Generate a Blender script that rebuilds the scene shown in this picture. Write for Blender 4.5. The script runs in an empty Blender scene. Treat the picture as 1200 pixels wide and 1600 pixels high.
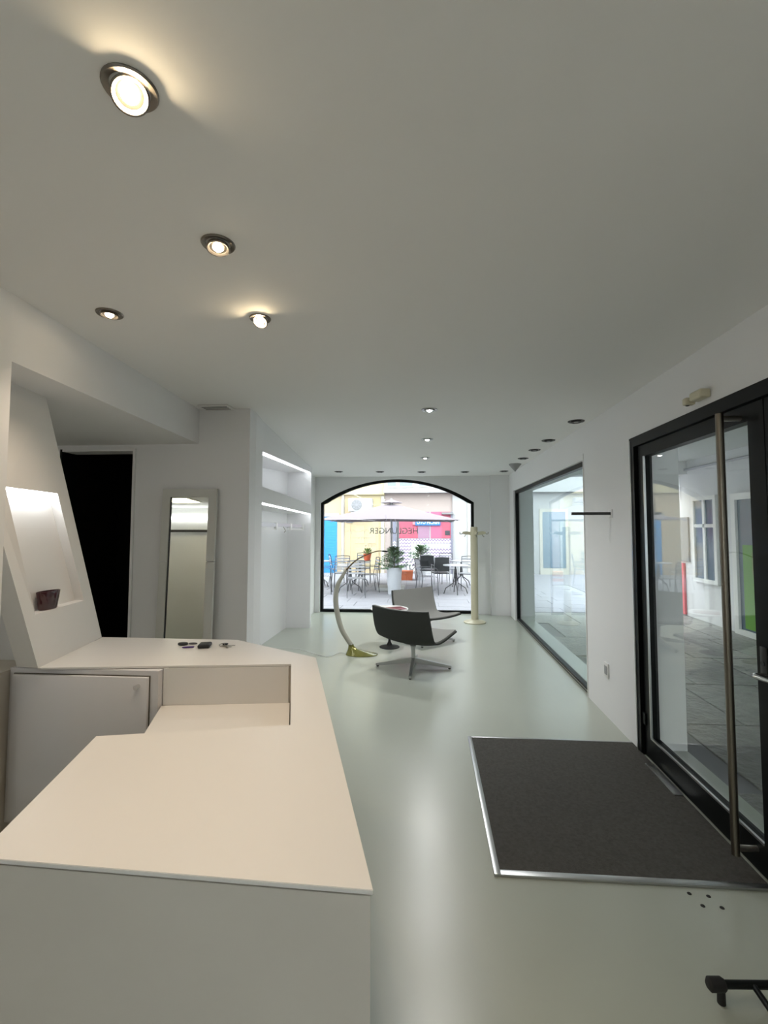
import bpy, bmesh, math, random
from mathutils import Vector, Matrix
R = math.radians
scn = bpy.context.scene
COL = scn.collection
random.seed(7)

# ------------------------------------------------------------------ camera
F_PX, PPX, PPY, W_PX, H_PX = 720.0, 615.0, 788.0, 1200, 1600
YAW, PITCH, EYE = R(4.2042), R(3.0211), 1.6
cd = bpy.data.cameras.new('camera')
cam = bpy.data.objects.new('camera', cd); COL.objects.link(cam)
cd.sensor_fit = 'VERTICAL'; cd.sensor_height = 32.0
cd.lens = F_PX / H_PX * 32.0
cd.shift_x = -(PPX - W_PX / 2) / H_PX
cd.shift_y = (PPY - H_PX / 2) / H_PX
cd.clip_start = 0.05; cd.clip_end = 200
cam.location = (0, 0, EYE)
cam.rotation_euler = (math.pi / 2 + PITCH, 0, YAW)
scn.camera = cam

# ------------------------------------------------------------------ sky, view
world = bpy.data.worlds.new('world'); scn.world = world
world.use_nodes = True
nt = world.node_tree; nt.nodes.clear()
wo = nt.nodes.new('ShaderNodeOutputWorld'); wb = nt.nodes.new('ShaderNodeBackground')
wb.inputs[0].default_value = (0.93, 0.97, 1.0, 1); wb.inputs[1].default_value = 2.25
nt.links.new(wb.outputs[0], wo.inputs[0])
vs = scn.view_settings
vs.view_transform = 'Standard'; vs.look = 'None'; vs.exposure = 2.12; vs.gamma = 1.0
vs.use_curve_mapping = False
SPOT_WARM, SPOT_COOL = 4.8, 11.5
BULB_WARM, BULB_COOL, LED = 120.0, 30.0, 4.0

# ------------------------------------------------------------------ pixel helpers
_RM = (Matrix.Rotation(YAW, 3, 'Z') @ Matrix.Rotation(math.pi / 2 + PITCH, 3, 'X'))
def ray(x, y):
    return _RM @ Vector(((x - PPX) / F_PX, -(y - PPY) / F_PX, -1.0))
def at_z(x, y, z=0.0):
    d = ray(x, y); return Vector((0, 0, EYE)) + d * ((z - EYE) / d.z)
def at_y(x, y, Y):
    d = ray(x, y); return Vector((0, 0, EYE)) + d * (Y / d.y)
def at_x(x, y, X):
    d = ray(x, y); return Vector((0, 0, EYE)) + d * (X / d.x)

# ------------------------------------------------------------------ materials
M = {}
def mat(name, col, rough=0.5, metal=0.0, noise=None, bump=None, coat=0.0, spec=0.5, emit=None, trans=0.0):
    m = bpy.data.materials.new(name); m.use_nodes = True
    t = m.node_tree; b = t.nodes['Principled BSDF']
    b.inputs['Base Color'].default_value = (*col, 1)
    b.inputs['Roughness'].default_value = rough
    b.inputs['Metallic'].default_value = metal
    b.inputs['Specular IOR Level'].default_value = spec
    b.inputs['Coat Weight'].default_value = coat
    b.inputs['Transmission Weight'].default_value = trans
    if emit:
        b.inputs['Emission Color'].default_value = (*emit[0], 1)
        b.inputs['Emission Strength'].default_value = emit[1]
    if noise or bump:
        tc = t.nodes.new('ShaderNodeTexCoord')
        ns = t.nodes.new('ShaderNodeTexNoise')
        ns.inputs['Scale'].default_value = (noise or bump)[0]
        ns.inputs['Detail'].default_value = 5
        t.links.new(tc.outputs['Object'], ns.inputs['Vector'])
        if noise:
            mx = t.nodes.new('ShaderNodeMix'); mx.data_type = 'RGBA'
            mx.inputs['A'].default_value = (*[c * (1 - noise[1]) for c in col], 1)
            mx.inputs['B'].default_value = (*[min(1, c * (1 + noise[1])) for c in col], 1)
            t.links.new(ns.outputs['Fac'], mx.inputs['Factor'])
            t.links.new(mx.outputs['Result'], b.inputs['Base Color'])
        if bump:
            n2 = t.nodes.new('ShaderNodeTexNoise'); n2.inputs['Scale'].default_value = bump[0]
            n2.inputs['Detail'].default_value = 4
            t.links.new(tc.outputs['Object'], n2.inputs['Vector'])
            bp = t.nodes.new('ShaderNodeBump'); bp.inputs['Strength'].default_value = bump[1]
            bp.inputs['Distance'].default_value = bump[2] if len(bump) > 2 else 0.01
            t.links.new(n2.outputs['Fac'], bp.inputs['Height'])
            t.links.new(bp.outputs['Normal'], b.inputs['Normal'])
    M[name] = m
    return m
def glass_mat(name, tint=(0.95, 0.98, 0.97), ior=1.5):
    m = bpy.data.materials.new(name); m.use_nodes = True
    t = m.node_tree; t.nodes.clear()
    o = t.nodes.new('ShaderNodeOutputMaterial'); mx = t.nodes.new('ShaderNodeMixShader')
    tr = t.nodes.new('ShaderNodeBsdfTransparent'); gl = t.nodes.new('ShaderNodeBsdfGlossy')
    fr = t.nodes.new('ShaderNodeFresnel'); fr.inputs['IOR'].default_value = ior
    tr.inputs[0].default_value = (*tint, 1); gl.inputs['Roughness'].default_value = 0.0
    ge = t.nodes.new('ShaderNodeNewGeometry'); mr_ = t.nodes.new('ShaderNodeMapRange')   # both faces of the thin pane reflect as air-to-glass
    mr_.inputs['To Min'].default_value = ior; mr_.inputs['To Max'].default_value = 1.0 / ior
    t.links.new(ge.outputs['Backfacing'], mr_.inputs['Value']); t.links.new(mr_.outputs['Result'], fr.inputs['IOR'])
    t.links.new(fr.outputs[0], mx.inputs[0]); t.links.new(tr.outputs[0], mx.inputs[1])
    t.links.new(gl.outputs[0], mx.inputs[2]); t.links.new(mx.outputs[0], o.inputs[0])
    M[name] = m
def emit_mat(name, col, st):
    m = bpy.data.materials.new(name); m.use_nodes = True
    t = m.node_tree; t.nodes.clear()
    o = t.nodes.new('ShaderNodeOutputMaterial'); e = t.nodes.new('ShaderNodeEmission')
    e.inputs[0].default_value = (*col, 1); e.inputs[1].default_value = st
    t.links.new(e.outputs[0], o.inputs[0]); M[name] = m

mat('wall_paint', (0.86, 0.86, 0.865), 0.7, noise=(1.5, 0.015))
mat('ceiling_paint', (0.88, 0.875, 0.86), 0.8, noise=(1.0, 0.012))
mat('floor_resin', (0.435, 0.465, 0.40), 0.28, noise=(1.3, 0.06), bump=(3.0, 0.04, 0.004), coat=0.5)
M['floor_resin'].node_tree.nodes['Principled BSDF'].inputs['Coat IOR'].default_value = 1.65
M['floor_resin'].node_tree.nodes['Principled BSDF'].inputs['Coat Roughness'].default_value = 0.32
mat('laminate', (0.80, 0.785, 0.76), 0.38)
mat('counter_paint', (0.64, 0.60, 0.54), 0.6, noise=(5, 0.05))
mat('cabinet_white', (0.74, 0.735, 0.755), 0.45)
mat('shadow_gap', (0.10, 0.09, 0.07), 0.8)
mat('unlit_black', (0.008, 0.008, 0.009), 0.85)
mat('black_metal', (0.005, 0.0065, 0.0065), 0.42, spec=0.18)
mat('bar_steel', (0.22, 0.195, 0.16), 0.34, metal=1.0)
mat('steel', (0.42, 0.40, 0.36), 0.33, metal=1.0)
mat('chrome', (0.75, 0.75, 0.75), 0.12, metal=1.0)
mat('alu', (0.52, 0.53, 0.53), 0.32, metal=1.0)
mat('mat_pile', (0.085, 0.081, 0.073), 0.95, noise=(55, 0.45), bump=(220, 0.8, 0.01))
mat('fabric_dark', (0.034, 0.038, 0.034), 0.8, bump=(400, 0.25, 0.002))
mat('fabric_seat_lit', (0.25, 0.25, 0.235), 0.85, bump=(400, 0.25, 0.002))  # light falling on the inner face is put into this paler grey
mat('plastic_white', (0.82, 0.82, 0.80), 0.35)
mat('plastic_cream', (0.66, 0.62, 0.46), 0.35)
mat('lamp_stem', (0.46, 0.45, 0.38), 0.45)
mat('lamp_base', (0.20, 0.19, 0.035), 0.18, metal=0.35, coat=0.6)
mat('red_pot', (0.045, 0.003, 0.008), 0.18, coat=0.5)
mat('mirror_frame', (0.66, 0.66, 0.62), 0.5)
mat('mirror', (0.80, 0.82, 0.74), 0.02, metal=1.0)
mat('rod_bronze', (0.16, 0.12, 0.07), 0.4, metal=0.6)
mat('rubber', (0.012, 0.012, 0.012), 0.7)
mat('magazine', (0.20, 0.02, 0.04), 0.3)
mat('pen_purple', (0.10, 0.05, 0.25), 0.3)
mat('downlight_metal', (0.26, 0.23, 0.20), 0.35, metal=0.9)
mat('downlight_dark', (0.06, 0.06, 0.06), 0.4, metal=0.6)
mat('lens_off', (0.35, 0.36, 0.36), 0.15)
mat('frosted', (0.36, 0.36, 0.37), 0.6)
mat('script_grey', (0.42, 0.40, 0.38), 0.6)
mat('paving', (0.25, 0.245, 0.275), 0.75, noise=(2.5, 0.12), bump=(30, 0.3, 0.005))
mat('grout', (0.30, 0.30, 0.32), 0.9)
mat('stone', (0.28, 0.28, 0.265), 0.45, noise=(7, 0.5), bump=(16, 1.0, 0.03))
mat('facade_yellow', (0.43, 0.365, 0.225), 0.9, noise=(1.2, 0.06))
mat('facade_peach', (0.43, 0.33, 0.215), 0.9, noise=(1.2, 0.05))
mat('facade_pink', (0.32, 0.265, 0.25), 0.9, noise=(1.0, 0.04))
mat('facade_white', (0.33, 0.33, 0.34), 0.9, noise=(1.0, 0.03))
mat('facade_trim', (0.41, 0.39, 0.35), 0.8)
mat('shutter_blue', (0.035, 0.27, 0.58), 0.5)
mat('window_blue', (0.13, 0.18, 0.23), 0.15)
mat('shop_red', (0.32, 0.055, 0.095), 0.6)
mat('shop_pink', (0.36, 0.075, 0.15), 0.6)
mat('shop_lilac', (0.24, 0.13, 0.20), 0.6)
mat('shop_dark', (0.035, 0.035, 0.045), 0.3)
mat('shop_frame', (0.14, 0.14, 0.19), 0.5)
mat('sign_blue', (0.008, 0.11, 0.36), 0.4)
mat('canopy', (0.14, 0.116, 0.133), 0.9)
mat('planter', (0.45, 0.46, 0.50), 0.45)
mat('leaf', (0.10, 0.19, 0.085), 0.6, noise=(25, 0.5))
mat('leaf_pale', (0.20, 0.30, 0.07), 0.6)
mat('bark', (0.10, 0.07, 0.04), 0.9)
mat('orange', (0.60, 0.10, 0.03), 0.6)
mat('terracotta', (0.48, 0.13, 0.06), 0.8)
mat('chair_metal', (0.07, 0.07, 0.08), 0.4, metal=0.5)
mat('chair_pale', (0.34, 0.34, 0.37), 0.4)
mat('chair_black', (0.014, 0.017, 0.022), 0.5)
mat('table_top', (0.48, 0.48, 0.52), 0.3)
mat('green_banner', (0.13, 0.34, 0.03), 0.5)
mat('banner_pink', (0.75, 0.16, 0.18), 0.5)
mat('board_grey', (0.30, 0.30, 0.30), 0.6)
mat('portico_white', (0.74, 0.74, 0.75), 0.9, noise=(1.0, 0.03))
mat('portico_ceiling', (0.58, 0.60, 0.58), 0.9, noise=(3, 0.08))
mat('ac_grille', (0.16, 0.16, 0.17), 0.6)
mat('ac_casing', (0.34, 0.34, 0.35), 0.5)
glass_mat('glass'); glass_mat('glass_tint', (0.88, 0.955, 0.955))
emit_mat('bulb_warm', (1.0, 0.78, 0.48), BULB_WARM)
emit_mat('bulb_soft', (1.0, 0.82, 0.56), 22.0)
emit_mat('bulb_cool', (1.0, 0.98, 0.92), BULB_COOL)
emit_mat('panel_light', (1.0, 0.88, 0.66), 3.0)
emit_mat('led_panel', (0.94, 0.97, 1.0), 7.0)
emit_mat('led', (0.94, 0.97, 1.0), LED)
# printed zigzag stripes on the shop front (flat print)
def zigzag():
    m = mat('zigzag', (0.6, 0.58, 0.62), 0.6); t = m.node_tree; b = t.nodes['Principled BSDF']
    tc = t.nodes.new('ShaderNodeTexCoord'); sp = t.nodes.new('ShaderNodeSeparateXYZ')
    t.links.new(tc.outputs['Object'], sp.inputs[0])
    def math_(op, a, bb=None):
        n = t.nodes.new('ShaderNodeMath'); n.operation = op
        for i, v in enumerate((a, bb)):
            if v is None: continue
            if isinstance(v, (int, float)): n.inputs[i].default_value = v
            else: t.links.new(v, n.inputs[i])
        return n.outputs[0]
    tri = math_('PINGPONG', sp.outputs[0], 0.055)
    z = math_('ADD', sp.outputs[2], tri)
    fr = math_('FRACT', math_('DIVIDE', z, 0.115))
    st = math_('GREATER_THAN', fr, 0.55)
    mx = t.nodes.new('ShaderNodeMix'); mx.data_type = 'RGBA'
    mx.inputs['A'].default_value = (0.62, 0.58, 0.64, 1); mx.inputs['B'].default_value = (0.15, 0.10, 0.20, 1)
    t.links.new(st, mx.inputs['Factor']); t.links.new(mx.outputs['Result'], b.inputs['Base Color'])
zigzag()

# ------------------------------------------------------------------ mesh builder
class MB:
    def __init__(s): s.bm = bmesh.new()
    def _q(s, vs):
        try: s.bm.faces.new(vs)
        except ValueError: pass
    def box(s, x0, x1, y0, y1, z0, z1, bev=0.0, seg=2, mtx=None):
        if x0 > x1: x0, x1 = x1, x0
        if y0 > y1: y0, y1 = y1, y0
        if z0 > z1: z0, z1 = z1, z0
        P = [(x, y, z) for z in (z0, z1) for y in (y0, y1) for x in (x0, x1)]
        v = [s.bm.verts.new(mtx @ Vector(p) if mtx else p) for p in P]
        fs = [s.bm.faces.new([v[i] for i in f]) for f in ((0, 2, 3, 1), (4, 5, 7, 6), (0, 1, 5, 4), (2, 6, 7, 3), (0, 4, 6, 2), (1, 3, 7, 5))]
        if bev:
            es = list({e for f in fs for e in f.edges})
            bmesh.ops.bevel(s.bm, geom=es, offset=bev, segments=seg, affect='EDGES', profile=0.5)
        return s
    def hexa(s, low, high):
        """prism between two polygons with the same number of points"""
        a = [s.bm.verts.new(p) for p in low]; b = [s.bm.verts.new(p) for p in high]
        n = len(a)
        f0 = s.bm.faces.new(a[::-1]); f1 = s.bm.faces.new(b)
        for i in range(n): s.bm.faces.new((a[i], a[(i + 1) % n], b[(i + 1) % n], b[i]))
        return s
    def prism(s, pts, z0, z1, bev=0.0):
        area = sum(pts[i][0] * pts[(i + 1) % len(pts)][1] - pts[(i + 1) % len(pts)][0] * pts[i][1] for i in range(len(pts)))
        if area < 0: pts = pts[::-1]
        nf = len(s.bm.faces)
        s.hexa([(p[0], p[1], z0) for p in pts], [(p[0], p[1], z1) for p in pts])
        if bev:
            s.bm.faces.ensure_lookup_table()
            es = list({e for f in s.bm.faces[nf:] for e in f.edges})
            bmesh.ops.bevel(s.bm, geom=es, offset=bev, segments=2, affect='EDGES')
        return s
    def prism_y(s, pts, y0, y1):
        """polygon in XZ extruded along Y"""
        area = sum(pts[i][0] * pts[(i + 1) % len(pts)][1] - pts[(i + 1) % len(pts)][0] * pts[i][1] for i in range(len(pts)))
        if area > 0: pts = pts[::-1]
        return s.hexa([(p[0], y0, p[1]) for p in pts], [(p[0], y1, p[1]) for p in pts])
    def lathe(s, prof, c=(0, 0, 0), n=24, mtx=None):
        rings = []
        for r, z in prof:
            if r < 1e-5:
                p = Vector((0, 0, z)); p = mtx @ p if mtx else p
                rings.append([s.bm.verts.new(p + Vector(c))])
            else:
                ring = []
                for i in range(n):
                    a = 2 * math.pi * i / n
                    p = Vector((r * math.cos(a), r * math.sin(a), z)); p = mtx @ p if mtx else p
                    ring.append(s.bm.verts.new(p + Vector(c)))
                rings.append(ring)
        for a, b in zip(rings, rings[1:]):
            if len(a) == 1 and len(b) == 1: continue
            for i in range(n):
                j = (i + 1) % n
                if len(a) == 1: s._q((a[0], b[j], b[i]))
                elif len(b) == 1: s._q((a[i], a[j], b[0]))
                else: s._q((a[i], a[j], b[j], b[i]))
        return s
    def tube(s, pts, rad, n=10, cap=True, flat=None):
        pts = [Vector(p) for p in pts]
        rs = rad if isinstance(rad, (list, tuple)) else [rad] * len(pts)
        rings = []; up = None
        for i, p in enumerate(pts):
            d = (pts[min(i + 1, len(pts) - 1)] - pts[max(i - 1, 0)]).normalized()
            if up is None:
                up = Vector((0, 0, 1)) if abs(d.z) < 0.9 else Vector((1, 0, 0))
            x = d.cross(up).normalized(); y = x.cross(d).normalized(); up = y
            fx = flat or 1.0
            rings.append([s.bm.verts.new(p + (x * math.cos(2 * math.pi * k / n) * fx + y * math.sin(2 * math.pi * k / n)) * rs[i]) for k in range(n)])
        for a, b in zip(rings, rings[1:]):
            for k in range(n): s._q((a[k], a[(k + 1) % n], b[(k + 1) % n], b[k]))
        if cap:
            s._q(rings[0][::-1]); s._q(rings[-1])
        return s
    def bar(s, a, b, w, h):
        """rectangular bar from a to b"""
        a, b = Vector(a), Vector(b); d = (b - a).normalized()
        up = Vector((0, 0, 1)) if abs(d.z) < 0.9 else Vector((0, 1, 0))
        x = d.cross(up).normalized() * w / 2; y = x.cross(d).normalized() * h / 2
        return s.hexa([a - x - y, a + x - y, a + x + y, a - x + y], [b - x - y, b + x - y, b + x + y, b - x + y])
    def grid(s, rows):
        vv = [[s.bm.verts.new(p) for p in r] for r in rows]
        for a, b in zip(vv, vv[1:]):
            for i in range(len(a) - 1): s._q((a[i], a[i + 1], b[i + 1], b[i]))
        return s
    def build(s, name, material, parent=None, origin=None, smooth=True, label=None):
        bmesh.ops.recalc_face_normals(s.bm, faces=s.bm.faces[:])
        o = Vector((0, 0, 0))
        if parent is not None: o = ROOT.get(parent.name, o)
        elif origin is not None: o = Vector(origin)
        if o.length > 0:
            bmesh.ops.translate(s.bm, verts=s.bm.verts[:], vec=-o)
        me = bpy.data.meshes.new(name); s.bm.to_mesh(me); s.bm.free()
        if smooth:
            me.polygons.foreach_set('use_smooth', [True] * len(me.polygons))
            me.set_sharp_from_angle(angle=R(35))
        for m in (material if isinstance(material, (list, tuple)) else [material]): me.materials.append(M[m])
        ob = bpy.data.objects.new(name, me); COL.objects.link(ob)
        if parent is not None:
            ob.parent = parent
            ROOT[ob.name] = o
        else:
            ob.location = o
        if label: ob['label'] = label
        return ob
ROOT = {}
def tag(o, label=None, cat=None, group=None, kind=None):
    if label: o['label'] = label
    if cat: o['category'] = cat
    if group: o['group'] = group
    if kind: o['kind'] = kind
    return o
def thing(name, loc, label, cat, group=None, kind=None):
    o = bpy.data.objects.new(name, None); COL.objects.link(o)
    o.empty_display_size = 0.1
    o.location = loc; ROOT[o.name] = Vector(loc)
    return tag(o, label, cat, group, kind)
def struct(name, mb, material, label, cat, smooth=False):
    return tag(mb.build(name, material, smooth=smooth), label, cat, kind='structure')
def copy_tree(o, parent=None):
    c = o.copy(); COL.objects.link(c)
    if parent is not None: c.parent = parent
    for ch in list(o.children): copy_tree(ch, c)
    return c
def lamp(name, kind, loc, energy, col, parent=None, rot=(0, 0, 0), spot=100, blend=0.7, size=0.04):
    d = bpy.data.lights.new(name, kind); d.energy = energy; d.color = col
    if kind == 'SPOT': d.spot_size = R(spot); d.spot_blend = blend
    d.shadow_soft_size = size
    o = bpy.data.objects.new(name, d); COL.objects.link(o)
    if parent is not None: o.parent = parent; o.location = Vector(loc) - ROOT[parent.name]
    else: o.location = loc
    o.rotation_euler = rot
    return o

# ------------------------------------------------------------------ room shell
CH = 2.6; XR, XO = 1.52, 1.86; YB, YO = 8.8, 9.15; YF = -3.0
RY0, RY1, RZ0, RZ1 = -2.6, -1.3, 1.0, 2.2  # opening for the added window that lights the counter front
struct('floor', MB().box(-4.8, XO, YF - 0.2, YO, -0.12, 0.0), 'floor_resin', 'pale green grey glossy resin floor of the shop', 'floor')
struct('ceiling', MB().box(-4.8, XO, YF - 0.2, YO, CH, CH + 0.25), 'ceiling_paint', 'flat white painted ceiling with recessed downlights', 'ceiling')
# right wall with door and window openings
DY0, DY1, DZ = 0.95, 3.55, 2.27
WY0, WY1, WZ = 4.60, 8.28, 2.27
w = MB()
w.box(XR, XO, YF - 0.2, DY0, 0, CH).box(XR, XO, DY0, DY1, DZ, CH).box(XR, XO, DY1, WY0, 0, CH)
w.box(XR, XO, WY0, WY1, WZ, CH).box(XR, XO, WY1, YO, 0, CH)
struct('wall_right', w, 'wall_paint', 'white plastered wall holding the glass door and side shop window', 'wall')
# back wall with the segmental arch
AX0, AX1, AZ0, AZ1 = -2.07, 0.88, 2.10, 2.55
acx = (AX0 + AX1) / 2; ah = (AX1 - AX0) / 2; sag = AZ1 - AZ0
AR = (ah * ah + sag * sag) / (2 * sag)
def arch_z(x): return AZ1 - AR + math.sqrt(AR * AR - (x - acx) ** 2)
w = MB()
w.box(-2.6, AX0, YB, YO, 0, CH).box(AX1, XR, YB, YO, 0, CH).box(1.17, XR, YB - 0.1, YB, 0, CH)
N = 32
for i in range(N):
    xa = AX0 + (AX1 - AX0) * i / N; xb = AX0 + (AX1 - AX0) * (i + 1) / N
    w.hexa([(xa, YB, arch_z(xa)), (xb, YB, arch_z(xb)), (xb, YO, arch_z(xb)), (xa, YO, arch_z(xa))],
           [(xa, YB, CH), (xb, YB, CH), (xb, YO, CH), (xa, YO, CH)])
struct('wall_back', w, 'wall_paint', 'white end wall around the arched shop window', 'wall')
w = MB().box(-2.1, XR, YF - 0.2, YF, 0, CH)
struct('wall_front', w, 'wall_paint', 'white wall behind the counter end of the shop', 'wall')
w = MB().box(-1.92, -1.76, YF, RY0, 0, CH).box(-1.92, -1.76, RY1, 1.8, 0, CH).box(-1.92, -1.76, RY0, RY1, 0, RZ0).box(-1.92, -1.76, RY0, RY1, RZ1, CH)
struct('wall_left', w, 'wall_paint', 'white wall ending beside the slanted niche panel', 'wall')
# recess behind the counter
w = MB()
w.box(-4.72, -3.12, 3.70, 3.84, 0, CH).box(-2.46, -1.47, 3.70, 3.84, 0, CH).box(-3.12, -2.46, 3.70, 3.84, 2.26, CH)
struct('wall_recess', w, 'wall_paint', 'white wall with the dark doorway and leaning mirror', 'wall')
w = MB().box(-4.74, -4.60, -0.3, 3.84, 0, CH).box(-4.60, -1.92, -0.3, -0.2, 0, CH)
struct('wall_recess_side', w, 'wall_paint', 'white side wall at the far left of the recess', 'wall')
struct('soffit', MB().prism([(-1.76, 1.8), (-1.91, 3.70), (-4.60, 3.70), (-4.60, -0.2), (-1.92, -0.2), (-1.92, 1.8)], 2.31, CH),
       'wall_paint', 'dropped white soffit over the recess behind the counter', 'soffit')
lp_ = thing('light_panel', (-3.72, 0.68, 2.31), 'square lit ceiling panel of the recess, seen in the leaning mirror', 'light')
MB().box(-3.95, -3.49, 0.45, 0.91, 2.296, 2.3095, bev=0.002).build('frame', 'plastic_white', lp_)
MB().box(-3.92, -3.52, 0.48, 0.88, 2.292, 2.2958).build('diffuser', 'panel_light', lp_, smooth=False)
rl = thing('recess_rail', (-3.8, -0.15, 1.9), 'dark wall rail under a led strip, seen in the leaning mirror', 'rail')
MB().box(-4.5, -3.3, -0.14, -0.11, 1.885, 1.925).build('rail', 'downlight_dark', rl, smooth=False)
MB().box(-4.5, -3.3, -0.199, -0.165, 2.12, 2.135).build('led_strip', 'led', rl, smooth=False)
for x in (-4.45, -3.85, -3.35): MB().box(x - 0.012, x + 0.012, -0.1995, -0.14, 1.89, 1.92).build('bracket', 'downlight_dark', rl, smooth=False)
# dark room beyond the doorway, its lack of light painted as black walls
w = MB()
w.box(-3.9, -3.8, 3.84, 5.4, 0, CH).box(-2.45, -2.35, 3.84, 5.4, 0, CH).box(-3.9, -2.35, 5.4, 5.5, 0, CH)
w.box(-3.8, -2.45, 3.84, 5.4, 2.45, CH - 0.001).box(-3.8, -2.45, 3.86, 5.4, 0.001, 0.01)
struct('wall_storeroom', w, 'unlit_black', 'black unlit storeroom seen through the doorway', 'room')
dr = thing('door_2', (-2.79, 3.72, 0), 'tall black doorway to the unlit storeroom with pale trim', 'doorway', kind='structure')
MB().box(-2.475, -2.455, 3.685, 3.85, 0, 2.275).build('jamb', 'wall_paint', dr, smooth=False)
MB().box(-3.125, -3.105, 3.685, 3.85, 0, 2.275).build('jamb', 'black_metal', dr, smooth=False)
MB().box(-3.105, -2.475, 3.685, 3.85, 2.255, 2.275).build('lintel', 'wall_paint', dr, smooth=False)
# slanting wall with the two niches
NP0, NP1 = (-1.47, 3.70), (-1.91, 7.50)
def nx(y): return NP0[0] + (NP1[0] - NP0[0]) * (y - NP0[1]) / (NP1[1] - NP0[1])
NB, NY0, NY1 = -2.29, 4.14, 7.40
w = MB()
w.prism([(NP0[0], 3.84), (nx(NY0), NY0), (NB, NY0), (NB, 3.84)], 0, CH)
w.prism([(NB, 3.84), (NB, 7.5), (NB - 0.1, 7.5), (NB - 0.1, 3.84)], 0, CH)
w.prism([(nx(NY1), NY1), NP1, (-2.4, 7.5), (-2.4, NY1)], 0, CH)
w.prism([(-2.17, 7.5), (-2.17, YB), (-2.4, YB), (-2.4, 7.5)], 0, CH)
w.prism([(nx(NY0), NY0), (nx(NY1), NY1), (NB, NY1), (NB, NY0)], 1.845, 1.99)
a, b = 2.315, 2.52
w.hexa([(nx(NY0), NY0, a), (nx(NY1), NY1, b), (NB, NY1, b), (NB, NY0, a)],
       [(nx(NY0), NY0, CH), (nx(NY1), NY1, CH), (NB, NY1, CH), (NB, NY0, CH)])
struct('wall_niche', w, 'wall_paint', 'white side wall with an open coat niche and a lit shelf niche above', 'wall')
# led strips of the niches
for (za, zb, lab) in ((a - 0.012, b - 0.012, 'thin glowing led strip along the top of the upper wall niche'),
                      (1.835, 1.835, 'thin glowing led strip under the shelf above the coat rail')):
    ya, yb = NY0 + 0.03, NY1 - 0.03
    o = MB().bar((nx(ya) - 0.035, ya, za), (nx(yb) - 0.035, yb, zb), 0.010, 0.008).build('led_strip', 'led', origin=(nx(ya), ya, za), smooth=False)
    tag(o, lab, 'light')

# ------------------------------------------------------------------ arched window
win = thing('window_1', (acx, YB, 0), 'wide arched shop window with thin black frame and reversed lettering', 'window', kind='structure')
GY = YB + 0.10
def arch_outline(ins, n=40):
    x0, x1 = AX0 + ins, AX1 - ins; z0 = ins
    pts = [(x0, z0)]
    for i in range(n + 1):
        x = x0 + (x1 - x0) * i / n
        xx = AX0 + (AX1 - AX0) * i / n
        pts.append((x, arch_z(xx) - ins * (1.0 if 0 < i < n else 0.6)))
    pts.append((x1, z0))
    return pts
o_, i_ = arch_outline(0.0), arch_outline(0.05)
w = MB(); n = len(o_)
for k in range(n):
    j = (k + 1) % n
    w.hexa([(o_[k][0], GY - 0.05, o_[k][1]), (o_[j][0], GY - 0.05, o_[j][1]), (i_[j][0], GY - 0.05, i_[j][1]), (i_[k][0], GY - 0.05, i_[k][1])],
           [(o_[k][0], GY + 0.03, o_[k][1]), (o_[j][0], GY + 0.03, o_[j][1]), (i_[j][0], GY + 0.03, i_[j][1]), (i_[k][0], GY + 0.03, i_[k][1])])
w.build('window_frame', 'black_metal', win, smooth=False)
pane = MB().prism_y(arch_outline(0.04), GY - 0.012, GY - 0.004).build('pane', 'glass', win, smooth=False)
# lettering on the outer face, so it reads reversed from inside
def text_mesh(name, body, size, material, parent, loc, rot, width=None, depth=0.001):
    cu = bpy.data.curves.new(name, 'FONT'); cu.body = body; cu.size = size; cu.extrude = depth
    cu.resolution_u = 3
    to = bpy.data.objects.new('tmp', cu); COL.objects.link(to)
    bpy.context.view_layer.update()
    me = bpy.data.meshes.new_from_object(to)
    bpy.data.objects.remove(to)
    xs = [v.co.x for v in me.vertices]; w0 = max(xs) - min(xs); x0 = min(xs)
    k = (width / w0) if width else 1.0
    for v in me.vertices: v.co.x = (v.co.x - x0) * k
    me.transform(Matrix.Translation(Vector(loc) - ROOT.get(parent.name, Vector())) @ Matrix.Rotation(rot[2], 4, 'Z') @ Matrix.Rotation(rot[0], 4, 'X'))
    me.materials.clear(); me.materials.append(M[material])
    ob = bpy.data.objects.new(name, me); COL.objects.link(ob); ob.parent = parent
    return ob
p0 = at_y(653, 834, GY); p1 = at_y(577, 834, GY); ptop = at_y(653, 824.5, GY)
hgt = ptop.z - p0.z
lt = text_mesh('lettering', 'HEGLUNGER', hgt / 0.70, 'frosted', win, (p0.x, GY + 0.001, p0.z), (R(90), 0, R(180)), width=p0.x - p1.x)
lt['label'] = 'reversed pale capital letters stuck on the arched pane'
def script_line(x0, y0, x1, y1, amp, seed):
    rnd = random.Random(seed); mb = MB(); a = at_y(x0, y0, GY); b = at_y(x1, y1, GY)
    n = 46; pts = []
    k = rnd.uniform(4.5, 6)
    for i in range(n):
        t = i / (n - 1)
        ph = t * k * 2 * math.pi
        hh = amp * (0.55 + 0.45 * math.sin(t * 9 + seed))
        pts.append((a.x + (b.x - a.x) * t + 0.4 * amp * math.cos(ph), GY - 0.002, a.z + (b.z - a.z) * t + hh * math.sin(ph)))
    mb.tube(pts, 0.0022, 4)
    return mb.build('script_lettering', 'script_grey', win)
script_line(575, 831, 542, 831, 0.045, 1); script_line(580, 841, 556, 841, 0.035, 2); script_line(588, 853, 567, 853, 0.04, 3)

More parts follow.
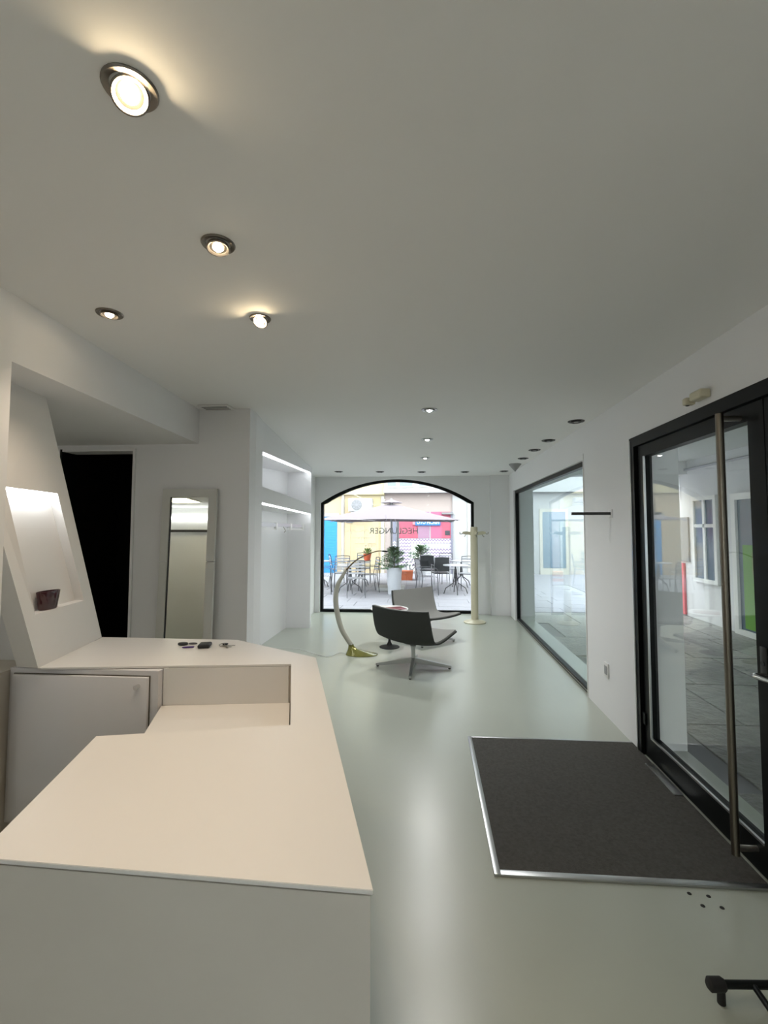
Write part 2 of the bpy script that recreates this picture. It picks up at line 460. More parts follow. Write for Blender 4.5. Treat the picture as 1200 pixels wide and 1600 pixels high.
# ------------------------------------------------------------------ side shop window
win2 = thing('window_2', (XR, (WY0 + WY1) / 2, 0), 'large rectangular side shop window reaching the floor beside the coat stand', 'window', kind='structure')
GX = XR + 0.06
w = MB()
w.box(GX - 0.03, GX + 0.03, WY0, WY1, 0, 0.045).box(GX - 0.03, GX + 0.03, WY0, WY1, WZ - 0.05, WZ)
w.box(GX - 0.03, GX + 0.03, WY0, WY0 + 0.05, 0.045, WZ - 0.05).box(GX - 0.03, GX + 0.03, WY1 - 0.06, WY1, 0.045, WZ - 0.05)
w.build('window_frame', 'black_metal', win2, smooth=False)
MB().box(GX - 0.035, GX - 0.03, WY0, WY1, 0.018, 0.026).build('sill_strip', 'alu', win2, smooth=False)
MB().box(GX - 0.005, GX + 0.005, WY0 + 0.03, WY1 - 0.03, 0.03, WZ - 0.03).build('pane', 'glass_tint', win2, smooth=False)
MB().box(XR - 0.006, XR + 0.03, WY0 - 0.012, WY0 + 0.004, 0, WZ + 0.06).build('corner_bead', 'plastic_white', win2, smooth=False)

fill_win = thing('fill_window', (-1.84, -1.95, 1.0), 'added unseen window behind the camera, letting in daylight for the counter front', 'window', kind='structure')
w = MB(); rx = -1.84  # unseen window, added to bring daylight onto the counter front
w.box(rx - 0.03, rx + 0.03, RY0, RY1, RZ0, RZ0 + 0.05).box(rx - 0.03, rx + 0.03, RY0, RY1, RZ1 - 0.05, RZ1)
w.box(rx - 0.03, rx + 0.03, RY0, RY0 + 0.05, RZ0 + 0.05, RZ1 - 0.05).box(rx - 0.03, rx + 0.03, RY1 - 0.05, RY1, RZ0 + 0.05, RZ1 - 0.05)
w.build('window_frame', 'black_metal', fill_win, smooth=False)
MB().box(rx - 0.004, rx + 0.004, RY0 + 0.04, RY1 - 0.04, RZ0 + 0.04, RZ1 - 0.04).build('pane', 'glass', fill_win, smooth=False)

# ------------------------------------------------------------------ entrance door
dr = thing('door_1', (XR, 2.25, 0), 'black metal framed glass entrance door with long steel pull bar', 'door', kind='structure')
FX = XR - 0.01
w = MB()
w.box(FX, XR + 0.10, DY1 - 0.07, DY1, 0, DZ).box(FX, XR + 0.10, DY0, DY0 + 0.07, 0, DZ).box(FX, XR + 0.10, DY0 + 0.07, DY1 - 0.07, DZ - 0.07, DZ)
w.box(FX + 0.03, XR + 0.10, DY1 - 0.10, DY1 - 0.07, 0, DZ - 0.07)
w.build('door_frame', 'black_metal', dr, smooth=False)
MB().box(FX - 0.006, FX, DY1 - 0.026, DY1 - 0.018, 0, DZ - 0.02).build('frame_edge_strip', 'alu', dr, smooth=False)
L0, L1 = 2.20, 3.455     # leaf
w = MB(); lx0, lx1 = XR + 0.012, XR + 0.072
w.box(lx0, lx1, L1 - 0.075, L1, 0.01, DZ - 0.075).box(lx0, lx1, L0, L0 + 0.105, 0.01, DZ - 0.075)
w.box(lx0, lx1, L0 + 0.105, L1 - 0.075, 0.01, 0.15).box(lx0, lx1, L0 + 0.105, L1 - 0.075, 2.115, DZ - 0.075)
leaf = w.build('door_leaf', 'black_metal', dr, smooth=False)
w = MB()
gx = XR + 0.02
w.box(gx - 0.012, gx, L0 + 0.105, L1 - 0.075, 0.15, 0.162).box(gx - 0.012, gx, L1 - 0.087, L1 - 0.075, 0.15, 2.115)
w.build('glazing_bead', 'alu', leaf, smooth=False)
MB().box(XR + 0.038, XR + 0.046, L0 + 0.09, L1 - 0.06, 0.13, 2.13).build('pane', 'glass', leaf, smooth=False)
hb = MB()
HX, HY = XR - 0.085, 2.355
hb.tube([(HX, HY, 0.075), (HX, HY, 2.165)], 0.018, 16)
hbo = hb.build('pull_bar', 'bar_steel', leaf, label='long vertical brushed steel pull bar')
w = MB()
for z in (0.105, 2.14): w.tube([(HX, HY, z), (XR + 0.02, HY, z)], 0.014, 10)
w.build('bar_mount', 'steel', hbo)
# lever and lock plate on the stile
w = MB().tube([(lx0 - 0.002, 2.245, 0.935), (lx0 - 0.05, 2.245, 0.935), (lx0 - 0.062, 2.235, 0.935), (lx0 - 0.065, 2.21, 0.937), (lx0 - 0.065, 2.10, 0.945)], [0.011, 0.011, 0.0115, 0.011, 0.009], 12)
lev = w.build('lever_handle', 'chrome', leaf)
w = MB().box(lx0 - 0.008, lx0, 2.235, 2.275, 0.91, 1.06, bev=0.003)
w.tube([(lx0 - 0.012, 2.255, 0.985), (lx0 - 0.006, 2.255, 0.985)], 0.012, 12)
w.build('lock_plate', 'downlight_dark', leaf)
# second leaf
w = MB(); S0, S1 = DY0 + 0.09, L0 - 0.006
w.box(lx0, lx1, S1 - 0.09, S1, 0.01, DZ - 0.075).box(lx0, lx1, S0, S0 + 0.09, 0.01, DZ - 0.075)
w.box(lx0, lx1, S0 + 0.09, S1 - 0.09, 0.01, 0.15).box(lx0, lx1, S0 + 0.09, S1 - 0.09, 2.115, DZ - 0.075)
leaf2 = w.build('door_leaf', 'black_metal', dr, smooth=False)
MB().box(XR + 0.038, XR + 0.046, S0 + 0.07, S1 - 0.07, 0.13, 2.13).build('pane', 'glass', leaf2, smooth=False)
# hinge, floor closer plate
MB().box(lx0 - 0.012, lx0, L1 - 0.02, L1 + 0.02, 0.22, 0.30, bev=0.003).build('hinge', 'black_metal', dr)
MB().box(XR - 0.06, XR - 0.005, 2.95, 3.32, 0.012, 0.018, bev=0.002).build('floor_closer_plate', 'alu', dr)

# ------------------------------------------------------------------ entrance mat
mt = thing('entrance_mat', (0.9, 2.95, 0), 'dark grey entrance mat set in an aluminium edge strip before the door', 'mat')
MX0, MX1, MY0, MY1 = 0.30, 1.515, 2.235, 3.655
w = MB()
MB().box(MX0 + 0.03, MX1, MY0 + 0.03, MY1 - 0.018, 0, 0.011).build('mat_pile', 'mat_pile', mt, smooth=False)
for q in ((MX0, MX0 + 0.03, MY0, MY1), (MX0 + 0.03, MX1, MY0, MY0 + 0.032), (MX0 + 0.03, MX1, MY1 - 0.018, MY1)):
    MB().box(*q, 0, 0.013, bev=0.002).build('edge_strip', 'alu', mt)
for (x, y) in ((1.14, 2.20), (1.215, 2.19), (1.16, 2.135), (1.235, 2.13)):
    o = MB().lathe([(0.0, 0.002), (0.008, 0.0018), (0.0095, 0.0)], n=10).build('floor_plug', 'rubber'); o.location = (x, y, 0.0)
    tag(o, 'tiny black plug in the resin floor beside the entrance mat', 'plug', 'four small floor plugs near the mat')

# ------------------------------------------------------------------ counter
ct = thing('reception_counter', (-0.7, 1.7, 0), 'angular white reception counter with a cut-out desk and pale base', 'counter')
TZ = 0.95
top = [(-0.10, 0.86), (-0.895, 0.885), (-1.04, 1.41), (-0.455, 1.535), (-0.655, 2.21), (-1.82, 2.065), (-1.95, 2.67), (-1.11, 2.66), (-0.565, 2.33)]
MB().prism(top, TZ - 0.009, TZ, bev=0.001).build('worktop', 'laminate', ct, smooth=False)
def inset(poly, d):
    n = len(poly); out = []
    ar = sum(poly[i][0] * poly[(i + 1) % n][1] - poly[(i + 1) % n][0] * poly[i][1] for i in range(n))
    sg = 1 if ar > 0 else -1
    for i in range(n):
        p, c, q = Vector(poly[i - 1]), Vector(poly[i]), Vector(poly[(i + 1) % n])
        e1 = (c - p).normalized(); e2 = (q - c).normalized()
        n1 = Vector((-e1.y, e1.x)) * sg; n2 = Vector((-e2.y, e2.x)) * sg
        bis = (n1 + n2).normalized()
        out.append(tuple(c + bis * d / max(0.3, bis.dot(n1))))
    return out
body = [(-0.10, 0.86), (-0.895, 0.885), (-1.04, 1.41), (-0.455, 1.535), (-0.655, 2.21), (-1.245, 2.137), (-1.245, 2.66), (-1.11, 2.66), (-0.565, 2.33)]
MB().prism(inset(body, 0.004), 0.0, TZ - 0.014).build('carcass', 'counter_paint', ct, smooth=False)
MB().prism(inset(body, 0.012), TZ - 0.014, TZ - 0.009).build('shadow_gap', 'shadow_gap', ct, smooth=False)
MB().prism([(-1.25, 2.125), (-0.66, 2.205), (-0.47, 1.56), (-1.03, 1.45), (-1.13, 1.78)], 0.745, 0.77, bev=0.001).build('lower_desk', 'laminate', ct, smooth=False)
MB().hexa([(-1.245, 2.128, 0.77), (-0.665, 2.2, 0.77), (-0.665, 2.206, 0.77), (-1.245, 2.134, 0.77)],
          [(-1.245, 2.128, 0.94), (-0.665, 2.2, 0.94), (-0.665, 2.206, 0.94), (-1.245, 2.134, 0.94)]).build('inner_panel', 'laminate', ct, smooth=False)
cb = thing('cabinet', (-1.6, 2.35, 0), 'white counter cabinet with one flush door and a small chrome knob', 'cabinet')
MB().box(-1.985, -1.25, 2.095, 2.62, 0.225, 0.938).build('body', 'cabinet_white', cb, smooth=False)
MB().box(-1.97, -1.27, 2.16, 2.6, 0.0, 0.225).build('plinth', 'shadow_gap', cb, smooth=False)
MB().box(-1.962, -1.288, 2.091, 2.097, 0.242, 0.916).build('door_gap', 'shadow_gap', cb, smooth=False)
dd = MB().box(-1.958, -1.292, 2.076, 2.094, 0.246, 0.912, bev=0.001).build('door', 'cabinet_white', cb)
MB().tube([(-1.335, 2.078, 0.872), (-1.335, 2.055, 0.872)], 0.0115, 14).build('knob', 'chrome', dd)
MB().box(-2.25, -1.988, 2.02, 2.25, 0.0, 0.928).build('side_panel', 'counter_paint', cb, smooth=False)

# slanted panel with lit niche
pn = thing('slanted_display_panel', (-1.9, 2.35, TZ), 'white leaning panel with a lit slanted niche standing on the counter', 'panel')
Bn, Bf, Tf, Tn = Vector((-1.815, 2.06, TZ)), Vector((-1.95, 2.665, TZ)), Vector((-2.06, 2.32, 2.31)), Vector((-1.955, 1.72, 2.31))
pnrm = (Bf - Bn).cross(Tf - Bn).normalized()
def on_panel(x, y):
    d = ray(x, y); c = Vector((0, 0, EYE)); return c + d * ((Bn - c).dot(pnrm) / d.dot(pnrm))
hole = [on_panel(55, 952), on_panel(131, 945), on_panel(90, 770), on_panel(8, 762)]
hole[0].z = hole[1].z = (hole[0].z + hole[1].z) / 2; hole[2].z = hole[3].z = (hole[2].z + hole[3].z) / 2
outer = [Bn, Bf, Tf, Tn]
back = Vector((-1, 0.12, 0)).normalized()
NDEP, PDEP = 0.06, 0.12
w = MB()
vo = [w.bm.verts.new(p) for p in outer]; vh = [w.bm.verts.new(p) for p in hole]
vb = [w.bm.verts.new(p + back * NDEP) for p in hole]; vk = [w.bm.verts.new(p + back * PDEP) for p in outer]
for i in range(4):
    j = (i + 1) % 4
    w._q((vo[i], vo[j], vh[j], vh[i])); w._q((vh[i], vh[j], vb[j], vb[i])); w._q((vo[i], vo[j], vk[j], vk[i]))
w._q(vb); w._q(vk)
w.build('panel_body', 'laminate', pn, smooth=False)
ea = hole[3] + back * 0.02 + Vector((0, 0, -0.006)); eb = hole[2] + back * 0.02 + Vector((0, 0, -0.006))
MB().bar(ea + (eb - ea) * 0.03, eb - (eb - ea) * 0.03, 0.012, 0.007).build('led_strip', 'led_panel', pn, smooth=False)
# red pot in the niche
pc = (hole[0] + (hole[1] - hole[0]) * 0.32) + back * 0.029
w = MB()
prof = [(0.0, 0.0), (0.040, 0.0), (0.044, 0.004), (0.056, 0.088), (0.056, 0.092), (0.052, 0.092), (0.041, 0.02), (0.0, 0.018)]
w.lathe(prof, n=28, mtx=Matrix.Diagonal((0.48, 1.25, 1.0)))
po = w.build('flower_pot', 'red_pot'); po.location = (pc.x, pc.y, hole[0].z + 0.0005)
tag(po, 'small empty dark red oval pot standing in the lit niche', 'pot')

# things on the worktop
def key_shape(mb, a, ang, ln=0.05, z=TZ):
    m = Matrix.Translation((a[0], a[1], z)) @ Matrix.Rotation(ang, 4, 'Z')
    mb.box(-0.011, 0.011, -0.009, 0.009, 0.001, 0.004, bev=0.001, mtx=m)
    mb.box(0.011, ln, -0.0035, 0.0035, 0.0015, 0.0035, mtx=m)
    for k in range(3): mb.box(ln - 0.022 + k * 0.007, ln - 0.018 + k * 0.007, -0.0055, -0.003, 0.0015, 0.0035, mtx=m)
def ring_pts(c, r, z, n=18): return [(c[0] + r * math.cos(2 * math.pi * i / n), c[1] + r * math.sin(2 * math.pi * i / n), z + 0.003 * math.sin(2 * math.pi * i / n)) for i in range(n + 1)]
kp = at_z(286, 1008, TZ)
k1 = thing('car_key', (kp.x, kp.y, TZ), 'black car key with a leather loop beside the purple pen', 'key')
w = MB(); w.lathe([(0.0, 0.001), (0.02, 0.001), (0.024, 0.006), (0.02, 0.014), (0.0, 0.016)], c=(kp.x, kp.y, TZ), n=16, mtx=Matrix.Diagonal((1.25, 0.8, 1.0)))
w.build('fob', 'chair_black', k1)
w = MB(); w.tube([(kp.x + 0.025 + 0.022 * (1 - math.cos(t)), kp.y + 0.02 + 0.012 * math.sin(t), TZ + 0.005) for t in [i * 2 * math.pi / 16 for i in range(17)]], 0.003, 6)
w.build('loop', 'shop_dark', k1)
w = MB(); w.tube(ring_pts((kp.x - 0.028, kp.y + 0.02), 0.011, TZ + 0.004), 0.002, 6); w.build('key_ring', 'steel', k1)
pp = at_z(293, 1013, TZ)
w = MB().tube([(pp.x - 0.03, pp.y - 0.004, TZ + 0.005), (pp.x - 0.02, pp.y - 0.002, TZ + 0.005), (pp.x + 0.022, pp.y + 0.012, TZ + 0.005), (pp.x + 0.03, pp.y + 0.015, TZ + 0.005)], [0.0015, 0.0045, 0.0045, 0.003], 8)
tag(w.build('pen', 'pen_purple', origin=(pp.x, pp.y, TZ)), 'short purple pen lying on the white worktop', 'pen')
fp = at_z(320, 1011, TZ)
k2 = thing('key_case', (fp.x, fp.y, TZ), 'plump black leather key case between two bunches of keys', 'key case')
w = MB(); w.box(-0.032, 0.032, -0.04, 0.04, 0.0008, 0.021, bev=0.009, seg=3, mtx=Matrix.Translation((fp.x, fp.y, TZ)) @ Matrix.Rotation(R(15), 4, 'Z')); w.build('case', 'chair_black', k2)
w = MB(); w.box(-0.03, -0.006, 0.036, 0.056, 0.002, 0.016, bev=0.004, mtx=Matrix.Translation((fp.x, fp.y, TZ)) @ Matrix.Rotation(R(15), 4, 'Z')); w.build('clasp', 'rubber', k2)
bp_ = at_z(349, 1010, TZ)
k3 = thing('key_bunch', (bp_.x, bp_.y, TZ), 'bunch of steel keys on a ring near the counter corner', 'keys')
w = MB(); w.tube(ring_pts((bp_.x - 0.012, bp_.y + 0.01), 0.015, TZ + 0.006), 0.002, 6); w.build('key_ring', 'steel', k3)
for i, an in enumerate((-20, -48, 12)):
    w = MB(); key_shape(w, (bp_.x + 0.004 + 0.004 * i, bp_.y - 0.004 * i), R(an), 0.055, TZ + 0.002 * i); w.build('key', ['chrome', 'steel', 'steel'][i], k3)
w = MB(); w.box(-0.014, 0.014, -0.008, 0.008, 0.001, 0.01, bev=0.003, mtx=Matrix.Translation((bp_.x - 0.002, bp_.y + 0.03, TZ))); w.build('tag_fob', 'chair_black', k3)

# ------------------------------------------------------------------ leaning mirror
MYB = 3.65
mr = thing('leaning_mirror', (-1.95, MYB, 0), 'tall mirror in a wide white frame leaning against the recess wall', 'mirror')
m0, m1, mz = -2.185, -1.725, 1.925
lean = Matrix.Translation((0, 3.685, mz)) @ Matrix.Rotation(R(-2.6), 4, 'X') @ Matrix.Translation((0, -3.685, -mz))
fw = 0.066
def fr(pts):   # frame member with mitred ends
    y0, y1 = 3.655, 3.683
    lo = [lean @ Vector((p[0], y0, p[1])) for p in pts]; hi = [lean @ Vector((p[0], y1, p[1])) for p in pts]
    MB().hexa(lo, hi).build('frame_member', 'mirror_frame', mr, smooth=False)
zb = 0.012
zm = 1.33
fr([(m0, mz), (m1, mz), (m1 - fw, mz - fw), (m0 + fw, mz - fw)])
fr([(m0, zb), (m0 + fw, zb + fw), (m1 - fw, zb + fw), (m1, zb)])
fr([(m0, mz), (m0 + fw, mz - fw), (m0 + fw, zm + 0.003), (m0, zm + 0.003)]); fr([(m0, zm - 0.001), (m0 + fw, zm - 0.001), (m0 + fw, zb + fw), (m0, zb)])
fr([(m1 - fw, mz - fw), (m1, mz), (m1, zm + 0.003), (m1 - fw, zm + 0.003)]); fr([(m1 - fw, zm - 0.001), (m1, zm - 0.001), (m1, zb), (m1 - fw, zb + fw)])
w = MB(); w.box(m0 + fw - 0.004, m1 - fw + 0.004, 3.672, 3.678, zb + fw - 0.004, mz - fw + 0.004, mtx=lean); w.build('mirror_glass', 'mirror', mr, smooth=False)
w = MB()
for q in ((m0 + fw - 0.002, m0 + fw + 0.005, zb + fw, mz - fw), (m0 + fw, m1 - fw, zb + fw - 0.002, zb + fw + 0.006)):
    w.box(q[0], q[1], 3.664, 3.671, q[2], q[3], mtx=lean)
w.build('inner_edge', 'shop_dark', mr, smooth=False)

# ------------------------------------------------------------------ lounge chairs
def shell_rows(off=0.0, shrink=0.0):
    prof = [(-0.335, 0.745), (-0.315, 0.66), (-0.288, 0.56), (-0.255, 0.47), (-0.212, 0.395), (-0.15, 0.35), (-0.06, 0.335), (0.06, 0.345), (0.19, 0.37), (0.30, 0.392), (0.385, 0.405)]
    hw = [0.385, 0.392, 0.396, 0.396, 0.392, 0.388, 0.385, 0.382, 0.378, 0.372, 0.360]
    # smooth resample
    def cr(vals, t):
        n = len(vals) - 1; f = t * n; i = min(int(f), n - 1); u = f - i
        p = [vals[max(i - 1, 0)], vals[i], vals[i + 1], vals[min(i + 2, n)]]
        return 0.5 * ((2 * p[1]) + (-p[0] + p[2]) * u + (2 * p[0] - 5 * p[1] + 4 * p[2] - p[3]) * u * u + (-p[0] + 3 * p[1] - 3 * p[2] + p[3]) * u ** 3)
    K = 26; rows = []
    for k in range(K + 1):
        t = k / K
        y, z = cr([p[0] for p in prof], t), cr([p[1] for p in prof], t) - 0.048
        t2 = min(1, t + 0.01); t1 = max(0, t - 0.01)
        dy = cr([p[0] for p in prof], t2) - cr([p[0] for p in prof], t1); dz = cr([p[1] for p in prof], t2) - cr([p[1] for p in prof], t1)
        l = math.hypot(dy, dz); ny, nz = -dz / l, dy / l     # towards the sitter
        if nz < -0.9: ny, nz = -ny, -nz
        h = cr(hw, t) - shrink
        row = []
        for i in range(13):
            u = -1 + 2 * i / 12
            cup = 0.055 * (abs(u) ** 2.2) * (1 - 0.55 * t)        # edges curve towards the sitter
            e = off + cup
            row.append((h * u, y + ny * e, z + nz * e))
        rows.append(row)
    return rows
def slab(rows_a, rows_b):
    mb = MB(); bm = mb.bm
    A = [[bm.verts.new(p) for p in r] for r in rows_a]; B = [[bm.verts.new(p) for p in r] for r in rows_b]
    for V, fl in ((A, 0), (B, 1)):
        for a, b in zip(V, V[1:]):
            for i in range(len(a) - 1): mb._q((a[i], a[i + 1], b[i + 1], b[i]))
    m, n = len(A), len(A[0])
    for i in range(n - 1):
        mb._q((A[0][i], A[0][i + 1], B[0][i + 1], B[0][i])); mb._q((A[-1][i], A[-1][i + 1], B[-1][i + 1], B[-1][i]))
    for k in range(m - 1):
        mb._q((A[k][0], A[k + 1][0], B[k + 1][0], B[k][0])); mb._q((A[k][-1], A[k + 1][-1], B[k + 1][-1], B[k][-1]))
    return mb
def lounge_chair(loc, facing, base_rot, label):
    t = thing('lounge_chair', (0, 0, 0), label, 'chair', 'lounge chairs by the arched window')
    slab(shell_rows(0.0), shell_rows(0.018)).build('shell', 'fabric_dark', t)
    slab(shell_rows(0.0182, 0.012), shell_rows(0.032, 0.016)).build('seat_pad', 'fabric_seat_lit', t)
    MB().lathe([(0.0, 0.297), (0.11, 0.292), (0.115, 0.282), (0.06, 0.274), (0.034, 0.25), (0.026, 0.20), (0.026, 0.075), (0.032, 0.06), (0.0, 0.055)], n=24).build('column', 'alu', t)
    for k in range(4):
        a = base_rot + k * math.pi / 2
        d = Vector((math.cos(a), math.sin(a), 0)); s = Vector((-d.y, d.x, 0))
        mb = MB(); p0, p1 = d * 0.015, d * 0.435
        mb.hexa([p0 - s * 0.02 + Vector((0, 0, 0.055)), p0 + s * 0.02 + Vector((0, 0, 0.055)), p0 + s * 0.016 + Vector((0, 0, 0.115)), p0 - s * 0.016 + Vector((0, 0, 0.115))],
                [p1 - s * 0.017 + Vector((0, 0, 0.012)), p1 + s * 0.017 + Vector((0, 0, 0.012)), p1 + s * 0.014 + Vector((0, 0, 0.038)), p1 - s * 0.014 + Vector((0, 0, 0.038))])
        lg = mb.build('leg', 'alu', t)
        f = d * 0.415
        MB().lathe([(0.0, 0.0), (0.014, 0.0), (0.014, 0.02), (0.0, 0.02)], c=f, n=12).build('glide', 'rubber', lg)
    t.location = loc
    t.rotation_euler = (0, 0, math.atan2(facing[1], facing[0]) - math.pi / 2)
    return t
fa1 = (0.545, 0.839); rz1 = math.atan2(fa1[1], fa1[0]) - math.pi / 2
lounge_chair((-0.17, 5.41, 0), fa1, R(-3) - rz1, 'dark grey swivel lounge chair turned away, in front of the round side table')
fa2 = (0.66, -0.75)
lounge_chair((-0.05, 6.72, 0), fa2, R(45), 'grey swivel lounge chair facing the side window, nearest the arched window')

# ------------------------------------------------------------------ side table and magazine
st = thing('side_table', (-0.52, 6.31, 0), 'low round white side table on a black trumpet base between the lounge chairs', 'table')
MB().lathe([(0.0, 0.0), (0.135, 0.0), (0.136, 0.006), (0.10, 0.012), (0.04, 0.03), (0.018, 0.075), (0.013, 0.15), (0.013, 0.40), (0.03, 0.47), (0.06, 0.497), (0.0, 0.497)], c=(-0.52, 6.31, 0), n=28).build('base', 'rubber', st)
MB().lathe([(0.0, 0.498), (0.20, 0.498), (0.255, 0.508), (0.258, 0.514), (0.252, 0.519), (0.0, 0.519)], c=(-0.52, 6.31, 0), n=40).build('table_top', 'plastic_white', st)
w = MB(); w.box(-0.105, 0.105, -0.14, 0.14, 0, 0.008, bev=0.001, mtx=Matrix.Translation((-0.45, 6.27, 0.5195)) @ Matrix.Rotation(R(-62), 4, 'Z'))
tag(w.build('magazine', 'magazine', origin=(-0.45, 6.27, 0.5195)), 'dark red magazine lying on the round side table', 'magazine')

# ------------------------------------------------------------------ arc floor lamp
LY = 5.92
fl = thing('arc_floor_lamp', (-0.86, LY, 0), 'slender tusk shaped arc floor lamp on an olive green flared base', 'lamp')
px = [(549, 1008), (541, 996), (533, 981), (527, 958), (524.5, 935), (528, 914), (537, 897), (541, 891)]
pts = [at_y(x, y, LY) for x, y in px]
def smooth_path(pts, rad, k=5):
    P, Q = [], []
    for i in range(len(pts) - 1):
        p0, p1, p2, p3 = pts[max(i - 1, 0)], pts[i], pts[i + 1], pts[min(i + 2, len(pts) - 1)]
        for j in range(k):
            u = j / k
            P.append(0.5 * ((2 * p1) + (p2 - p0) * u + (2 * p0 - 5 * p1 + 4 * p2 - p3) * u * u + (3 * p1 - p0 - 3 * p2 + p3) * u ** 3))
            Q.append(rad[i] + (rad[i + 1] - rad[i]) * u)
    P.append(pts[-1]); Q.append(rad[-1]); return P, Q
P, Q = smooth_path(pts, [0.030, 0.030, 0.032, 0.034, 0.033, 0.029, 0.020, 0.011])
MB().tube(P, Q, 16).build('stem', 'lamp_stem', fl)
px = [(541, 891), (551, 880), (562, 872), (575, 866), (588, 861.5), (597, 861)]
P, Q = smooth_path([at_y(x, y, LY) for x, y in px], [0.011, 0.0095, 0.008, 0.007, 0.007, 0.0065])
MB().tube(P, Q, 8).build('arc_rod', 'rod_bronze', fl)
MB().tube([at_y(596.5, 861, LY), at_y(599, 861.2, LY), at_y(604, 861.8, LY), at_y(606, 862, LY)], [0.005, 0.011, 0.011, 0.006], 10).build('lamp_head', 'black_metal', fl)
# flared base: elliptical sections blending from the stem foot to the floor plate
b0 = at_y(548.5, 1007, LY); foot_l, foot_r = at_z(540, 1025, 0), at_z(591, 1021, 0)
fc = (foot_l + foot_r) / 2
rows = []
for k in range(9):
    t = k / 8; e = t ** 2.2
    z = b0.z * (1 - t) + 0.012 * t
    cx = b0.x + (-0.005 + (fc.x - b0.x)) * e; cy = b0.y + (fc.y - b0.y) * e
    rx = 0.034 + (0.205 - 0.034) * e; ry = 0.034 + (0.12 - 0.034) * e
    rows.append([(cx + rx * math.cos(a), cy + ry * math.sin(a), z) for a in [2 * math.pi * i / 28 for i in range(29)]])
rows.append([(p[0], p[1], 0.0) for p in rows[-1]])
w = MB(); w.grid(rows); bmesh.ops.remove_doubles(w.bm, verts=w.bm.verts[:], dist=1e-5)
w.build('base', 'lamp_base', fl)
c0 = at_z(540, 1022, 0.004)
w = MB(); pth, _ = smooth_path([Vector((c0.x + 0.05, c0.y, 0.004)), at_z(530, 1020, 0.004), at_z(515, 1026, 0.004), at_z(500, 1024, 0.004), at_z(470, 1015, 0.004), Vector((-1.75, 6.1, 0.004)), Vector((-2.1, 6.12, 0.004)), Vector((-2.25, 6.14, 0.05)), Vector((-2.27, 6.14, 0.27))], [0.003] * 9)
w.tube(pth, 0.0032, 6).build('power_cord', 'plastic_white', fl)
# socket in the coat niche
def plate(name, loc, size, label, cat, normal='x', mat_='plastic_white', extra=None):
    t = thing(name, loc, label, cat)
    hy, hz, d = size
    sgn = 1 if normal == 'x' else -1
    x0 = loc[0]
    MB().box(x0, x0 + sgn * d, loc[1] - hy, loc[1] + hy, loc[2] - hz, loc[2] + hz, bev=0.002).build('cover_plate', mat_, t)
    MB().box(x0 + sgn * d, x0 + sgn * (d + 0.004), loc[1] - hy * 0.6, loc[1] + hy * 0.6, loc[2] - hz * 0.6, loc[2] + hz * 0.6, bev=0.001).build('insert', 'frosted', t)
    return t
plate('wall_socket', (NB + 0.0005, 6.14, 0.31), (0.06, 0.04, 0.01), 'white wall socket low inside the coat niche', 'socket')
plate('wall_switch', (XR - 0.0005, 4.11, 0.40), (0.045, 0.06, 0.012), 'white wall socket plate between the side window and the door', 'socket', normal='-x')

# ------------------------------------------------------------------ coat rail in the niche
cr_ = thing('coat_rail', (-1.98, 5.9, 1.64), 'grey coat rail on white brackets hanging under the niche shelf', 'rail')
ra, rb = Vector((-1.93, 4.5, 1.655)), Vector((-1.96, 7.12, 1.64))
MB().bar(ra, rb, 0.02, 0.045).build('rail', 'alu', cr_, smooth=False)
MB().bar(ra + Vector((0, 0, -0.055)), rb + Vector((0, 0, -0.055)), 0.012, 0.012).build('lower_rod', 'plastic_white', cr_, smooth=False)
for k in range(5):
    p = ra + (rb - ra) * (k / 4)
    w = MB(); w.box(p.x - 0.016, p.x + 0.016, p.y - 0.03, p.y + 0.03, p.z - 0.065, p.z + 0.03, bev=0.004)
    w.tube([(p.x, p.y, p.z), (NB + 0.004, p.y, p.z)], 0.009, 8)
    w.build('bracket', 'plastic_white', cr_)
w = MB(); p = ra + (rb - ra) * 0.62; w.tube([(p.x, p.y, p.z - 0.02), (p.x + 0.02, p.y, p.z - 0.05), (p.x + 0.03, p.y, p.z - 0.08), (p.x + 0.012, p.y, p.z - 0.095)], 0.006, 6); w.build('hook', 'steel', cr_)

# ------------------------------------------------------------------ coat stand
CX, CY = 0.80, 8.05
cs = thing('coat_stand', (CX, CY, 0), 'cream plastic column coat stand with fold-out hook arms beside the arched window', 'coat stand')
MB().lathe([(0.0, 0.0), (0.185, 0.0), (0.19, 0.012), (0.17, 0.024), (0.10, 0.04), (0.068, 0.055), (0.0, 0.055)], c=(CX, CY, 0), n=36).build('base', 'plastic_cream', cs)
MB().lathe([(0.0, 0.05), (0.062, 0.05), (0.062, 1.62), (0.054, 1.63), (0.054, 1.50), (0.0, 1.50)], c=(CX, CY, 0), n=28).build('column', 'plastic_cream', cs)
for k, a in enumerate((0, 90, 180, 270)):
    m = Matrix.Translation((CX, CY, 0)) @ Matrix.Rotation(R(a + 8), 4, 'Z')
    w = MB()
    pr = [(0.06, 1.545), (0.06, 1.49), (0.17, 1.50), (0.205, 1.515), (0.20, 1.545), (0.15, 1.555)]
    w.hexa([m @ Vector((p[0], -0.012, p[1])) for p in pr], [m @ Vector((p[0], 0.012, p[1])) for p in pr])
    arm = w.build('hook_arm', 'plastic_cream', cs)
    w = MB()
    w.tube([m @ Vector(p) for p in ((0.19, 0, 1.52), (0.225, 0, 1.505), (0.245, 0, 1.51), (0.25, 0, 1.54))], [0.008, 0.008, 0.008, 0.01], 8)
    w.tube([m @ Vector(p) for p in ((0.14, 0, 1.50), (0.155, 0, 1.475), (0.175, 0, 1.46))], [0.007, 0.007, 0.009], 8)
    w.build('hook', 'steel', arm)

